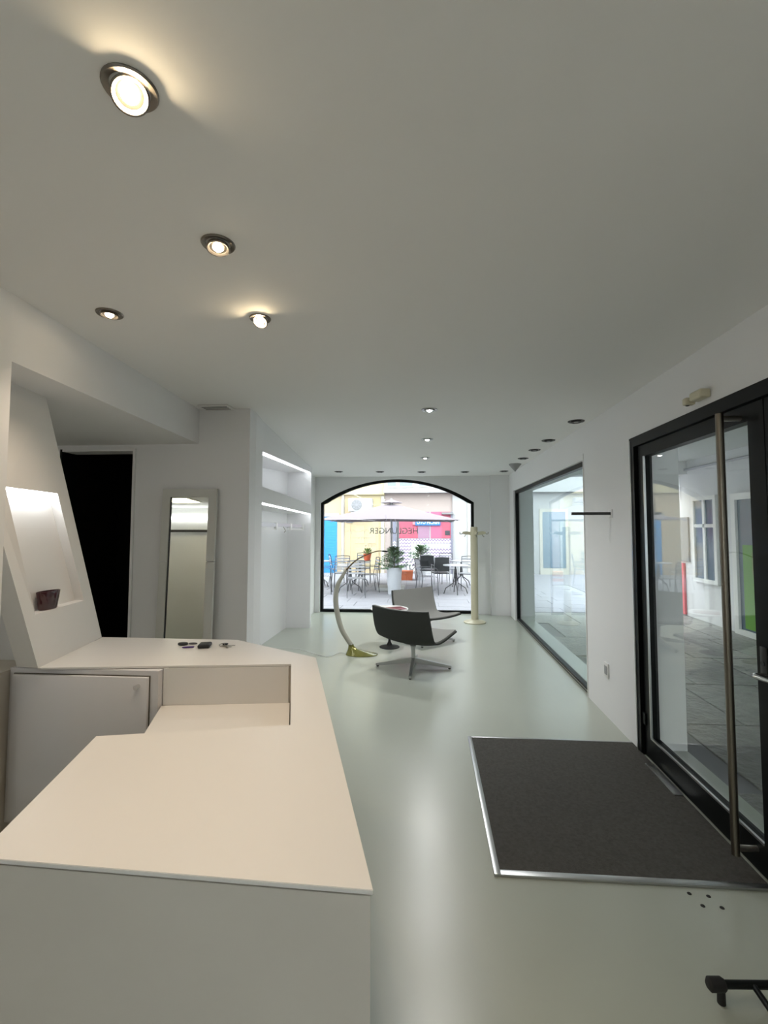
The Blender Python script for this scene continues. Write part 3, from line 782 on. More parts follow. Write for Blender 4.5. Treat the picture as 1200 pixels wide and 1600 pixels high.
# ------------------------------------------------------------------ wall mounted bits
b0 = Vector((XR - 0.0005, 3.95, 1.725))
br = thing('display_arm', b0, 'flat dark metal arm sticking out of the wall between window and door', 'bracket')
MB().box(XR - 0.318, XR - 0.006, 3.935, 3.965, 1.713, 1.737, bev=0.002).build('arm', 'downlight_dark', br)
MB().box(XR - 0.007, XR - 0.0005, 3.91, 3.99, 1.69, 1.76, bev=0.002).build('wall_plate', 'wall_paint', br)
sn = thing('motion_sensor', (XR, 2.62, 2.33), 'small beige motion sensor fixed above the glass door', 'sensor')
w = MB(); w.box(XR - 0.06, XR - 0.0005, 2.55, 2.66, 2.305, 2.355, bev=0.012, seg=3); w.build('housing', 'plastic_cream', sn)
w = MB(); w.box(XR - 0.075, XR - 0.02, 2.66, 2.70, 2.295, 2.335, bev=0.008, seg=3); w.build('sensor_head', 'plastic_cream', sn)
w = MB(); w.lathe([(0.0, -0.006), (0.010, -0.003), (0.012, 0.002), (0.0, 0.004)], c=(XR - 0.05, 2.69, 2.296), n=12); w.build('lens', 'shop_dark', sn)
vt = thing('ceiling_vent', (-1.72, 3.60, CH), 'flat pale vent plate on the ceiling above the mirror wall', 'vent')
MB().box(-1.85, -1.60, 3.55, 3.69, CH - 0.012, CH - 0.0005, bev=0.003).build('plate', 'plastic_white', vt)
for k in range(3): MB().box(-1.83, -1.62, 3.575 + 0.035 * k, 3.590 + 0.035 * k, CH - 0.015, CH - 0.012).build('slot', 'board_grey', vt, smooth=False)

# ------------------------------------------------------------------ downlights
def downlight(x, y, label, group, dia=0.115, lit=None, tilt=(0, 0), ring='downlight_metal', deep=False):
    t = thing('downlight', (x, y, CH), label, 'light', group)
    r = dia / 2
    MB().lathe([(r * 0.72, -0.004), (r * 0.95, -0.007), (r, -0.003), (r, -0.0005), (r * 0.72, -0.0005), (r * 0.72, -0.004)], c=(x, y, CH), n=32).build('trim_ring', ring, t)
    tm = Matrix.Rotation(R(tilt[0]), 4, 'X') @ Matrix.Rotation(R(tilt[1]), 4, 'Y')
    drop = -0.012 if tilt == (0, 0) else -0.018
    hc = (x, y, CH + drop)
    MB().lathe([(0.0, 0.011), (r * 0.62, 0.011), (r * 0.70, 0.0), (r * 0.62, -0.002), (r * 0.50, 0.005), (0.0, 0.005)], c=hc, n=28, mtx=tm).build('gimbal', ring, t)
    bm_ = ('bulb_soft' if lit == 'warm' and abs(tilt[0]) < 15 else {'warm': 'bulb_warm', 'cool': 'bulb_cool'}.get(lit, 'lens_off'))
    MB().lathe([(0.0, -0.006), (r * 0.22, -0.004), (r * 0.32, 0.003), (r * 0.32, 0.0045), (0.0, 0.0045)], c=hc, n=24, mtx=tm).build('bulb', bm_, t)
    if lit:
        e, c = (SPOT_WARM, (1.0, 0.80, 0.60)) if lit == 'warm' else (SPOT_COOL * (2.6 if y > 6 else 1.3 if y > 4.5 else 1.0), (0.98, 0.98, 0.98))
        n = tm.to_3x3() @ Vector((0, 0, -1))
        lamp('spot_light', 'SPOT', Vector(hc) + n * 0.012, e, c, t, rot=(R(tilt[0]), R(tilt[1]), 0), spot=105 if lit == 'warm' else 150, blend=0.9, size=0.03 if lit == 'warm' else 0.09)
    return t
g1 = 'lit downlights over the counter'
downlight(-0.67, 0.95, 'large looking lit downlight tilted in its ring, over the front of the counter', g1, 0.118, 'warm', (-20, -22))
downlight(-0.73, 1.52, 'lit downlight over the cut-out desk of the counter', g1, 0.115, 'warm', (-8, -6))
downlight(-1.47, 1.99, 'lit downlight close to the soffit edge beside the slanted panel', g1, 0.115, 'warm', (0, 0))
downlight(-0.79, 2.09, 'glaring orange lit downlight tilted over the back of the counter', g1, 0.10, 'warm', (-34, 4))
for (x, y, lb) in ((0.02, 3.84, 'lit white downlight in the ceiling centre, the one closest to the counter'), (0.0, 5.12, 'lit white downlight in the ceiling centre, middle one of three'), (-0.03, 6.47, 'lit white downlight in the ceiling centre, closest to the arched window')):
    downlight(x, y, lb, 'lit downlights along the ceiling centre', 0.135, 'cool', (0, 0), 'alu')
for (x, y, lb) in ((0.03, -1.4, 'added unseen white downlight behind the camera, brightening the counter front'),):
    downlight(x, y, lb, 'lit downlights along the ceiling centre', 0.135, 'cool', (0, 0), 'alu')  # unseen lamp, added to light the counter front from behind the camera
rr = [(1.385, 4.36), (1.37, 5.29), (1.36, 5.93), (1.36, 6.63), (1.33, 8.09)]
for i, (x, y) in enumerate(rr):
    downlight(x, y, 'unlit dark rimmed downlight above the side window, %s counted from the glass door' % ('first', 'second', 'third', 'fourth', 'last')[i], 'unlit downlights above the side window', 0.15, None, (0, 0), 'downlight_dark')
for i, (x, y) in enumerate(((-1.55, 7.95), (-0.83, 8.02), (-0.10, 8.10), (0.66, 8.15))):
    downlight(x, y, 'unlit downlight above the arched window, %s counted from the coat niche' % ('first', 'second', 'third', 'last')[i], 'unlit downlights above the arched window', 0.15, None, (0, 0), 'downlight_dark')
cn = thing('cone_spotlight', (1.355, 7.21, CH), 'small grey cone shaped spotlight hanging from the ceiling above the side window', 'spotlight')
MB().lathe([(0.0, -0.0005), (0.095, -0.0005), (0.095, -0.01), (0.09, -0.014), (0.02, -0.10), (0.0, -0.105)], c=(1.355, 7.21, CH), n=24).build('cone', 'board_grey', cn)
MB().lathe([(0.0, -0.104), (0.012, -0.104), (0.010, -0.115), (0.0, -0.117)], c=(1.355, 7.21, CH), n=12).build('tip', 'downlight_dark', cn)

# ------------------------------------------------------------------ black stand at the door
bs = thing('black_stand', (1.15, 1.7, 0), 'black metal tube stand foot on the floor near the mat corner', 'stand')
za = 0.06
pA, pB = at_z(1118, 1538, za), at_z(1210, 1539, za); pA2 = pA + (pB - pA) * 3.2
MB().tube([pA, pA2], 0.0125, 12).build('foot_bar', 'black_metal', bs)
d = (pA2 - pA).normalized()
for q in (pA, pA2):
    e = d if q is pA else -d
    w = MB(); w.tube([q - e * 0.028, q - e * 0.02, q + e * 0.022, q + e * 0.03], [0.012, 0.021, 0.021, 0.016], 14)
    w.lathe([(0.0, 0.0), (0.013, 0.0), (0.012, za - 0.012), (0.0, za - 0.01)], c=(q.x + e.x * 0.018, q.y + e.y * 0.018, 0), n=12)
    w.build('rubber_foot', 'rubber', bs)
j0 = at_z(1176, 1538, za); j1 = at_z(1212, 1590, za); dd_ = (j1 - j0).normalized(); end = j0 + dd_ * 0.30
MB().tube([j0, end], 0.010, 10).build('brace', 'black_metal', bs)
mid = pA + (pA2 - pA) * 0.8
MB().tube([(end.x, end.y, za), (mid.x, mid.y, za)], 0.010, 10).build('brace', 'black_metal', bs)
MB().tube([(mid.x, mid.y, za), (mid.x, mid.y, 1.15)], 0.0125, 12).build('upright', 'black_metal', bs)
MB().lathe([(0.0, 0.0), (0.013, 0.0), (0.013, za), (0.0, za)], c=(end.x, end.y, 0), n=12).build('rubber_foot', 'rubber', bs)

# ================================================================== OUTSIDE
GZ = -0.03
gr = MB().box(-40, 40, -30, 45, GZ - 0.3, GZ - 0.012); gro = struct('ground', gr, 'grout', 'dark joints of the paved square outside', 'ground')
# paving slabs of the square (near ones), children of the ground
def slab_set(name, x0, x1, y0, y1, sx, sy, material, jitter=0.0, gap=0.012):
    meshes = []
    for v in range(4):
        b = MB(); rnd = random.Random(v + 3)
        b.box(-sx / 2 + gap / 2, sx / 2 - gap / 2, -sy / 2 + gap / 2, sy / 2 - gap / 2, -0.03, 0.0, bev=0.004, seg=1)
        me = bpy.data.meshes.new(name); b.bm.to_mesh(me); b.bm.free(); me.materials.append(M[material]); meshes.append(me)
    ny = int(round((y1 - y0) / sy)); nx_ = int(round((x1 - x0) / sx))
    for j in range(ny):
        for i in range(nx_):
            o = bpy.data.objects.new(name, meshes[(i * 7 + j * 3) % 4]); COL.objects.link(o); o.parent = gro
            off = (j % 2) * sx / 2
            o.location = (x0 + sx * (i + 0.5) + off * (0.5 if x1 < 5 else 1), y0 + sy * (j + 0.5), GZ + random.uniform(-jitter, jitter))
slab_set('paving_slab', -5.4, 3.6, 9.3, 13.8, 0.9, 0.5, 'paving', 0.002)
struct('piazza_paving', MB().box(-40, 40, 13.8, 45, GZ - 0.02, GZ - 0.0).box(-40, -5.4, 9.3, 13.8, GZ - 0.02, GZ).box(4.05, 40, 9.3, 13.8, GZ - 0.02, GZ), 'paving', 'pale grey paving of the square further out', 'pavement')
slab_set('stone_slab', XO + 0.02, 4.86, 0.0, 9.3, 0.745, 1.03, 'stone', 0.003, 0.02)
struct('portico_paving', MB().box(XO + 0.02, 5.0, -12, 0.0, GZ - 0.02, GZ), 'stone', 'rough dark stone paving of the covered passage', 'pavement')

# ---- portico
PX = 4.86
w = MB()
w.box(PX, PX + 0.35, -12, 9.3, GZ, 6.0)
struct('wall_portico', w, 'portico_white', 'white rendered wall across the covered passage', 'wall')
struct('ceiling_portico', MB().box(XO, PX, -12, 9.3, 2.86, 3.1), 'portico_ceiling', 'grey plaster ceiling of the covered passage', 'ceiling')
struct('portico_beam', MB().box(XO, PX, 9.0, 9.3, 2.62, 2.86), 'portico_white', 'white beam at the end of the covered passage', 'beam')
pw = thing('portico_window', (PX, 8.0, 0.7), 'white framed window in the wall across the passage', 'window')
a_, b_ = at_x(1087, 780, PX), at_x(1122, 905, PX)
wy0, wy1, wz0, wz1 = b_.y, a_.y, 0.72, 2.1
w = MB(); q = 0.07
w.box(PX - 0.05, PX, wy0 - q, wy1 + q, wz1, wz1 + q).box(PX - 0.05, PX, wy0 - q, wy1 + q, wz0 - q, wz0).box(PX - 0.05, PX, wy0 - q, wy0, wz0, wz1).box(PX - 0.05, PX, wy1, wy1 + q, wz0, wz1)
w.box(PX - 0.045, PX, (wy0 + wy1) / 2 - 0.03, (wy0 + wy1) / 2 + 0.03, wz0, wz1).box(PX - 0.045, PX, wy0, wy1, 1.62, 1.68)
w.build('window_frame', 'plastic_white', pw, smooth=False)
for (ya, yb) in ((wy0, (wy0 + wy1) / 2 - 0.03), ((wy0 + wy1) / 2 + 0.03, wy1)):
    for (za, zb) in ((wz0, 1.62), (1.68, wz1)):
        MB().box(PX - 0.02, PX - 0.005, ya, yb, za, zb).build('pane', 'window_blue', pw, smooth=False)
pd = thing('portico_door', (PX, 6.7, 0), 'white framed glass shop door with a green poster across the passage', 'door')
dy1 = at_x(1158, 900, PX).y; dy0 = dy1 - 1.05
w = MB(); w.box(PX - 0.06, PX, dy0 - 0.08, dy0, GZ, 2.15).box(PX - 0.06, PX, dy1, dy1 + 0.10, GZ, 2.15).box(PX - 0.06, PX, dy0, dy1, 2.05, 2.15).box(PX - 0.06, PX, dy0, dy1, GZ, 0.05)
w.build('door_frame', 'plastic_white', pd, smooth=False)
MB().box(PX - 0.02, PX - 0.004, dy0, dy1, 0.05, 2.05).build('pane', 'window_blue', pd, smooth=False)
MB().box(PX - 0.028, PX - 0.0205, dy0 + 0.02, dy1 - 0.10, 0.08, 1.35).build('poster', 'green_banner', pd, smooth=False)
MB().box(PX - 0.032, PX - 0.0285, dy0 + 0.1, dy1 - 0.3, 0.9, 1.25).build('poster_patch', 'leaf_pale', pd, smooth=False)
g0, g1_ = at_x(1055, 809, PX), at_x(1079, 878, PX)
o = MB().box(PX - 0.03, PX - 0.001, g1_.y, g0.y, g1_.z, g0.z).build('notice_board', 'board_grey', origin=(PX, g0.y, g1_.z), smooth=False)
tag(o, 'plain grey notice board on the white passage wall', 'board')
g0, g1_ = at_x(1061, 878, PX), at_x(1074, 966, PX)
o = MB().box(PX - 0.04, PX - 0.001, g1_.y, g0.y, GZ + 0.02, g0.z - 0.01).build('pink_panel', 'banner_pink', origin=(PX, g0.y, 0), smooth=False)
tag(o, 'narrow salmon pink panel under the grey notice board', 'panel')
w = MB(); w.tube([(PX - 0.035, -4, 2.62), (PX - 0.035, 7.0, 2.69), (PX - 0.035, 9.25, 2.70)], 0.022, 10); w.tube([(PX - 0.035, 9.25, 2.70), (PX - 0.035, 9.25, 2.2)], 0.018, 8)
pi = w.build('pipe', 'chair_pale', origin=(PX, 7, 2.68)); tag(pi, 'thin grey pipe running under the passage ceiling', 'pipe')

# ---- facades across the square
FY = 17.0
def fpt(x, y, Y=FY): return at_y(x, y, Y)
xs = lambda x: fpt(x, 826).x
zs = lambda y: fpt(620, y).z
HB = 9.5
ybld = thing('yellow_building', (-6, FY, GZ), 'pale yellow rendered house with a blue roller shutter and wall mounted fan unit', 'building')
xj = xs(601)
MB().box(-14, xj, FY, FY + 4, GZ, HB).build('wall', 'facade_yellow', ybld, smooth=False)
MB().box(-14, xs(548), FY - 0.02, FY, GZ, zs(772)).build('wall_patch', 'facade_peach', ybld, smooth=False)
MB().box(-14, xj, FY - 0.16, FY, zs(773), zs(770) + 0.12).build('cornice', 'facade_yellow', ybld, smooth=False)
for x in (536, 598): MB().box(xs(x) - 0.06, xs(x) + 0.06, FY - 0.06, FY, GZ, zs(775)).build('pilaster', 'facade_trim', ybld, smooth=False)
w = MB(); w.tube([(xs(536.5), FY - 0.09, GZ), (xs(536.5), FY - 0.09, 7)], 0.035, 8); w.build('downpipe', 'facade_trim', ybld)
sx0, sx1, sz1 = xs(527) - 1.75, xs(527), zs(807)
sh = MB(); nsl = 21
for k in range(nsl):
    z0 = GZ + (sz1 - GZ) * k / nsl; z1 = GZ + (sz1 - GZ) * (k + 1) / nsl
    sh.hexa([(sx0, FY - 0.05, z0), (sx1, FY - 0.05, z0), (sx1, FY, z0), (sx0, FY, z0)], [(sx0, FY - 0.075, z1 - 0.015), (sx1, FY - 0.075, z1 - 0.015), (sx1, FY, z1 - 0.015), (sx0, FY, z1 - 0.015)])
    sh.box(sx0, sx1, FY - 0.04, FY, z1 - 0.015, z1)
sh.build('roller_shutter', 'shutter_blue', ybld, smooth=False, label='bright blue roller shutter')
MB().box(sx0 - 0.1, sx1 + 0.08, FY - 0.10, FY, sz1, sz1 + 0.12).build('shutter_box', 'facade_trim', ybld, smooth=False)
dx0, dx1 = xs(552), xs(592)
w = MB(); w.box(dx0, dx1, FY - 0.03, FY, GZ, zs(816)); w.build('panel_door', 'facade_peach', ybld, smooth=False)
for (u0, u1, v0, v1) in ((0.1, 0.45, 0.1, 0.9), (0.55, 0.9, 0.1, 0.9), (0.1, 0.45, 1.05, 1.7), (0.55, 0.9, 1.05, 1.7)):
    MB().box(dx0 + (dx1 - dx0) * u0, dx0 + (dx1 - dx0) * u1, FY - 0.045, FY - 0.03, v0, v1).build('door_panel', 'facade_yellow', ybld, smooth=False)
MB().box(xs(541), xs(552), FY - 0.05, FY, zs(817), zs(811)).build('meter_box', 'ac_grille', ybld, smooth=False)
for (x0, x1) in ((-7.2, -6.2), (-9.8, -8.8)):
    f = MB().box(x0, x1, FY - 0.06, FY, 1.0, 2.4).build('window', 'facade_trim', ybld, smooth=False)
    MB().box(x0 + 0.1, x1 - 0.1, FY - 0.065, FY - 0.06, 1.1, 2.3).build('pane', 'window_blue', f, smooth=False)
for (x0, x1) in ((-5.0, -4.0), (-7.6, -6.6), (-10.2, -9.2), (-3.0, -2.1)):
    f = MB().box(x0, x1, FY - 0.06, FY, 4.6, 6.2).build('window', 'facade_trim', ybld, smooth=False)
    MB().box(x0 + 0.1, x1 - 0.1, FY - 0.065, FY - 0.06, 4.7, 6.1).build('pane', 'window_blue', f, smooth=False)
ac0, ac1 = fpt(548, 800), fpt(584, 780)
def ac_unit(x0, x1, z0, z1, label):
    t = thing('air_conditioner', ((x0 + x1) / 2, FY - 0.2, z0), label, 'air conditioner')
    y0 = FY - 0.56
    MB().box(x0, x1, y0, FY - 0.18, z0, z1, bev=0.02).build('casing', 'ac_casing', t)
    r = (z1 - z0) * 0.40; c = Vector((x0 + (x1 - x0) * 0.36, y0 - 0.002, (z0 + z1) / 2))
    m = Matrix.Rotation(R(90), 4, 'X')
    MB().lathe([(0.0, 0.0), (r, 0.0), (r, 0.012), (0.0, 0.012)], c=c, n=28, mtx=m).build('fan_opening', 'ac_grille', t)
    w = MB()
    for k in range(1, 4):
        w.tube([(c.x + r * k / 4 * math.cos(a), c.y - 0.016, c.z + r * k / 4 * math.sin(a)) for a in [i * 2 * math.pi / 20 for i in range(21)]], 0.006, 4)
    for k in range(4): w.tube([(c.x + r * math.cos(k * math.pi / 4), c.y - 0.016, c.z + r * math.sin(k * math.pi / 4)), (c.x - r * math.cos(k * math.pi / 4), c.y - 0.016, c.z - r * math.sin(k * math.pi / 4))], 0.006, 4)
    w.build('fan_guard', 'chair_pale', t)
    for x in (x0 + 0.12, x1 - 0.12): MB().box(x - 0.02, x + 0.02, y0 + 0.04, FY + 0.0, z0 - 0.05, z0 - 0.002).build('bracket', 'chair_pale', t, smooth=False)
ac_unit(ac0.x, ac1.x, ac0.z, ac1.z, 'white outdoor air conditioning unit on the yellow house wall')

wb_ = thing('white_building', (4, FY, GZ), 'white and pale pink building with a red and zigzag printed shop front', 'building')
MB().box(xj, xs(707), FY, FY + 4, GZ, HB).build('wall', 'facade_pink', wb_, smooth=False)
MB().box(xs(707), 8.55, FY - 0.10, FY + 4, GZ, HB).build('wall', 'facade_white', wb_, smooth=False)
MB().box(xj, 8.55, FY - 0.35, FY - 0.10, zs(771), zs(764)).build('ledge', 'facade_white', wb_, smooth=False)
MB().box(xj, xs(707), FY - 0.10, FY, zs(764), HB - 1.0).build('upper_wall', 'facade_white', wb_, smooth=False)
for (x0, x1) in ((625, 645), (655, 668), (606, 619)):
    a, b = xs(x0), xs(x1)
    f = MB().box(a - 0.06, b + 0.06, FY - 0.14, FY - 0.10, zs(762), 4.6).build('window', 'facade_trim', wb_, smooth=False)
    MB().box(a, b, FY - 0.15, FY - 0.14, zs(762) + 0.06, 4.5).build('pane', 'window_blue', f, smooth=False)
for (x0, x1) in ((2.6, 3.5), (5.2, 6.1), (7.4, 8.3)):
    f = MB().box(x0, x1, FY - 0.16, FY - 0.10, 4.4, 6.0).build('window', 'facade_trim', wb_, smooth=False)
    MB().box(x0 + 0.1, x1 - 0.1, FY - 0.165, FY - 0.16, 4.5, 5.9).build('pane', 'window_blue', f, smooth=False)
for (x0, x1) in ((4.0, 5.0), (7.0, 8.2)):
    f = MB().box(x0, x1, FY - 0.16, FY - 0.10, GZ, 2.3).build('shop_window', 'facade_trim', wb_, smooth=False)
    MB().box(x0 + 0.1, x1 - 0.1, FY - 0.165, FY - 0.16, 0.2, 2.2).build('pane', 'window_blue', f, smooth=False)
for x in (732, 740): MB().box(xs(x) - 0.04, xs(x) + 0.04, FY - 0.17, FY - 0.10, GZ, 5).build('wall_strip', 'facade_trim', wb_, smooth=False)
w = MB(); w.box(xs(690), xs(708), FY - 0.3, FY - 0.1, zs(804), zs(801)); w.build('small_canopy', 'ac_grille', wb_, smooth=False)
# shop front
sfx0, sfx1 = xs(614), xs(706); zt = zs(800); zp = zs(841)
YS = FY - 0.12
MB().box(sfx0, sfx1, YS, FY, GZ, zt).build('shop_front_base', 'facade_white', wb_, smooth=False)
for (x0, x1, m_) in ((624, 653, 'shop_red'), (653, 671, 'shop_lilac'), (673, 690, 'shop_pink'), (690, 704, 'shop_red')):
    MB().box(xs(x0), xs(x1), YS - 0.02, YS, zp, zt).build('shop_panel', m_, wb_, smooth=False)
o = MB().box(xs(625), xs(704), YS - 0.02, YS, GZ + 0.25, zp - 0.02).build('zigzag_panel', 'zigzag', wb_, smooth=False, label='pale panel printed with dark zigzag stripes')
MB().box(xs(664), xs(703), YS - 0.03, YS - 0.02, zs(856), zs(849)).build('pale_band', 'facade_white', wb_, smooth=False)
MB().box(xs(643), xs(658), YS - 0.03, YS - 0.02, zs(872), zs(849)).build('pale_notice', 'plastic_white', wb_, smooth=False)
MB().box(xs(614), xs(619.5), YS - 0.025, YS, GZ, zt).build('glass_strip', 'shop_frame', wb_, smooth=False)
MB().box(xs(621), xs(623), YS - 0.05, YS, GZ, zt).build('post', 'shop_dark', wb_, smooth=False)
MB().box(xs(704), xs(707), YS - 0.06, YS, GZ, zt).build('post', 'shop_frame', wb_, smooth=False)
MB().box(xs(695), xs(702.5), YS - 0.03, YS - 0.02, zs(836), zs(829)).build('plaque', 'shop_dark', wb_, smooth=False)
for k in range(2):
    z = zs(847.5 + k * 4); x0, x1, xm = xs(614.8), xs(619), xs(616.9)
    w = MB(); w.prism_y([(x0, z), (xm, z + 0.06), (x1, z), (x1, z - 0.04), (xm, z + 0.02), (x0, z - 0.04)], YS - 0.032, YS - 0.026); w.build('chevron', 'plastic_white', wb_, smooth=False)
sg = MB().box(xs(649), xs(688), YS - 0.09, YS - 0.02, zs(821), zs(812)).build('sign_board', 'sign_blue', wb_, smooth=False)
p0 = fpt(651.5, 818.8)
tm_ = text_mesh('sign_lettering', 'OTO PICAIN', 0.17, 'plastic_white', sg, (p0.x, YS - 0.092, p0.z), (R(90), 0, 0), width=xs(686) - p0.x, depth=0.002)
MB().box(xs(645), xs(649), YS - 0.08, YS - 0.02, zs(820), zs(812)).build('sign_end', 'banner_pink', sg, smooth=False)
w = MB()
lp = [(643, 873), (640, 877), (638, 884), (638, 890), (641, 893.5), (646, 892), (649, 887), (648.5, 881), (645.5, 879), (642.5, 883), (643, 887.5), (645.5, 886.5), (646, 884)]
P, Q = smooth_path([fpt(x, y, YS - 0.06) for x, y in lp], [0.03] * len(lp), 4)
w.tube(P, Q, 6); w.build('swirl_emblem', 'plastic_white', wb_)
# right hand house, beyond the passage end
sb = thing('side_building', (12, 13, GZ), 'cream house beside the square beyond the covered passage', 'building')
MB().box(8.6, 14, 9.6, FY - 0.2, GZ, 8.5).build('wall', 'facade_yellow', sb, smooth=False)
for (y0, y1) in ((10.4, 11.4), (12.6, 13.6), (14.8, 15.8)):
    for (z0, z1) in ((0.1, 2.2), (4.0, 5.6)):
        f = MB().box(8.54, 8.6, y0, y1, z0, z1).build('window', 'facade_trim', sb, smooth=False)
        MB().box(8.535, 8.54, y0 + 0.1, y1 - 0.1, z0 + 0.1, z1 - 0.1).build('pane', 'window_blue', f, smooth=False)
lb_ = thing('left_building', (-9.5, 13, GZ), 'white house closing the far side of the square', 'building')
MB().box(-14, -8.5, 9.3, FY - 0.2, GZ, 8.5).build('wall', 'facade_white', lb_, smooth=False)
for y0 in (10.2, 12.4, 14.6):
    f = MB().box(-8.5, -8.44, y0, y0 + 1.0, 3.6, 5.2).build('window', 'facade_trim', lb_, smooth=False)
    MB().box(-8.44, -8.435, y0 + 0.1, y0 + 0.9, 3.7, 5.1).build('pane', 'window_blue', f, smooth=False)

# ---- parasol
PC = Vector((-0.97, 12.4, GZ)); HWD = 1.72
ps = thing('parasol', PC, 'large square pale pink parasol open over the café tables', 'parasol')
ze, za_ = 1.82, 2.30
w = MB(); apex = Vector((PC.x, PC.y, za_)); rows = []
corners = [(-1, -1), (0, -1.0), (1, -1), (1.0, 0), (1, 1), (0, 1.0), (-1, 1), (-1.0, 0)]
ring = []
for k in range(6):
    t = 0.10 + 0.90 * k / 5
    r_ = []
    for i, (u, v) in enumerate(corners):
        for s_ in range(4):
            u2, v2 = corners[(i + 1) % 8]; f = s_ / 4
            x, y = u + (u2 - u) * f, v + (v2 - v) * f
            z = za_ + (ze - za_) * (t ** 0.85) 
            r_.append((PC.x + x * t * HWD, PC.y + y * t * HWD, z + 0.025 * (abs(x * y)) * t * -1))
    r_.append(r_[0]); rows.append(r_)
w.grid(rows); bmesh.ops.remove_doubles(w.bm, verts=w.bm.verts[:], dist=1e-5)
bmesh.ops.solidify(w.bm, geom=w.bm.faces[:], thickness=0.006)
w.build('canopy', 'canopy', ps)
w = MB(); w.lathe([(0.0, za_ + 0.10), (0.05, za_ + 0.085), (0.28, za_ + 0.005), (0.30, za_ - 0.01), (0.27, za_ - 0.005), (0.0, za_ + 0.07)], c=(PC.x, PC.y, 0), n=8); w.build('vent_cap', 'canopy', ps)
MB().tube([(PC.x, PC.y, GZ), (PC.x, PC.y, za_ + 0.12)], 0.025, 12).build('pole', 'chair_pale', ps)
MB().box(PC.x - 0.35, PC.x + 0.35, PC.y - 0.35, PC.y + 0.35, GZ, GZ + 0.09, bev=0.02).build('base_block', 'board_grey', ps)
for (u, v) in corners[::2] + corners[1::2]:
    MB().tube([(PC.x, PC.y, za_ - 0.03), (PC.x + u * HWD * 0.97, PC.y + v * HWD * 0.97, ze - 0.035)], 0.010, 6).build('rib', 'chair_pale', ps)

# ---- planters with shrubs
def planter(px_, py_, size, shrub_h, seed, label):
    b = at_z(px_, py_, GZ); t = thing('planter', (b.x, b.y, GZ), label, 'planter', 'tall white planters on the square')
    r0, r1, h = size
    MB().lathe([(0.0, 0.0), (r0, 0.0), (r0 + 0.003, 0.01), (r1, h - 0.01), (r1, h), (r1 - 0.025, h), (r1 - 0.03, h - 0.06), (0.0, h - 0.06)], c=b, n=28).build('pot', 'planter', t)
    MB().lathe([(0.0, h - 0.055), (r1 - 0.034, h - 0.055)], c=b, n=16).build('soil', 'bark', t)
    rnd = random.Random(seed); w = MB()
    st_ = MB().tube([b + Vector((0, 0, h - 0.06)), b + Vector((0.01, 0, h + shrub_h * 0.8))], [0.018, 0.006], 6)
    st_.build('stem', 'bark', t)
    for i in range(120):                    # sprays of foliage
        f = rnd.random(); a = rnd.uniform(0, 2 * math.pi); z = h - 0.02 + shrub_h * f
        ln = (0.34 * (1 - f) ** 0.7 + 0.08) * rnd.uniform(0.8, 1.25)
        d = Vector((math.cos(a), math.sin(a), rnd.uniform(0.05, 0.5) + 0.5 * f)).normalized()
        s0 = b + Vector((0, 0, z - 0.05)); s = Vector((-d.y, d.x, 0)).normalized(); up = s.cross(d)
        for k in range(12):
            u = (k + 1) / 12; p = s0 + d * ln * u + Vector((0, 0, -0.10 * ln * u * u))
            for sd in (-1, 1):
                e = p + (s * sd * 0.7 + d * 0.6 + up * rnd.uniform(-0.5, 0.7)) * rnd.uniform(0.04, 0.07)
                m_ = (d * 0.011 + up * 0.005)
                v = [w.bm.verts.new(q) for q in (p - m_, e, p + m_ * 1.6)]
                w.bm.faces.new(v)
    w.build('foliage', 'leaf', t, smooth=False)
    return t
planter(616, 928, (0.155, 0.195, 0.66), 0.52, 1, 'tall white planter with a spiky green shrub in front of the shop door')
planter(656.5, 906, (0.155, 0.195, 0.68), 0.46, 2, 'tall white planter with a bushy green shrub beside the black chairs')

# ---- café furniture
def cafe_chair(name, frame, seat, label, group, slats=True):
    t = thing(name, (0, 0, 0), label, 'chair', group)
    if slats:
        for k in range(6): MB().box(-0.2, 0.2, -0.19 + 0.065 * k, -0.145 + 0.065 * k, 0.44, 0.452).build('seat_slat', seat, t, smooth=False)
        for k in range(4): MB().box(-0.19, 0.19, -0.235 - 0.012 * k, -0.222 - 0.012 * k, 0.56 + 0.075 * k, 0.60 + 0.075 * k).build('back_slat', seat, t, smooth=False)
    else:
        MB().box(-0.21, 0.21, -0.20, 0.20, 0.43, 0.455, bev=0.01).build('seat', seat, t)
        MB().box(-0.20, 0.20, -0.26, -0.235, 0.50, 0.88, bev=0.008).build('backrest', seat, t)
    for sx_ in (-1, 1):
        MB().tube([(sx_ * 0.22, 0.20, 0.0), (sx_ * 0.205, 0.18, 0.44)], 0.0105, 6).build('leg', frame, t)
        MB().tube([(sx_ * 0.215, -0.26, 0.0), (sx_ * 0.205, -0.2, 0.44), (sx_ * 0.20, -0.235, 0.62), (sx_ * 0.195, -0.275, 0.87)], 0.0105, 6).build('leg', frame, t)
        MB().tube([(sx_ * 0.205, -0.24, 0.66), (sx_ * 0.23, -0.05, 0.665), (sx_ * 0.23, 0.13, 0.66), (sx_ * 0.215, 0.18, 0.62), (sx_ * 0.205, 0.18, 0.44)], 0.009, 6).build('armrest', frame, t)
    MB().tube([(-0.195, -0.275, 0.87), (0, -0.285, 0.885), (0.195, -0.275, 0.87)], 0.0105, 6).build('top_rail', frame, t)
    MB().tube([(-0.205, 0.18, 0.435), (0.205, 0.18, 0.435)], 0.008, 6).build('front_rail', frame, t)
    return t
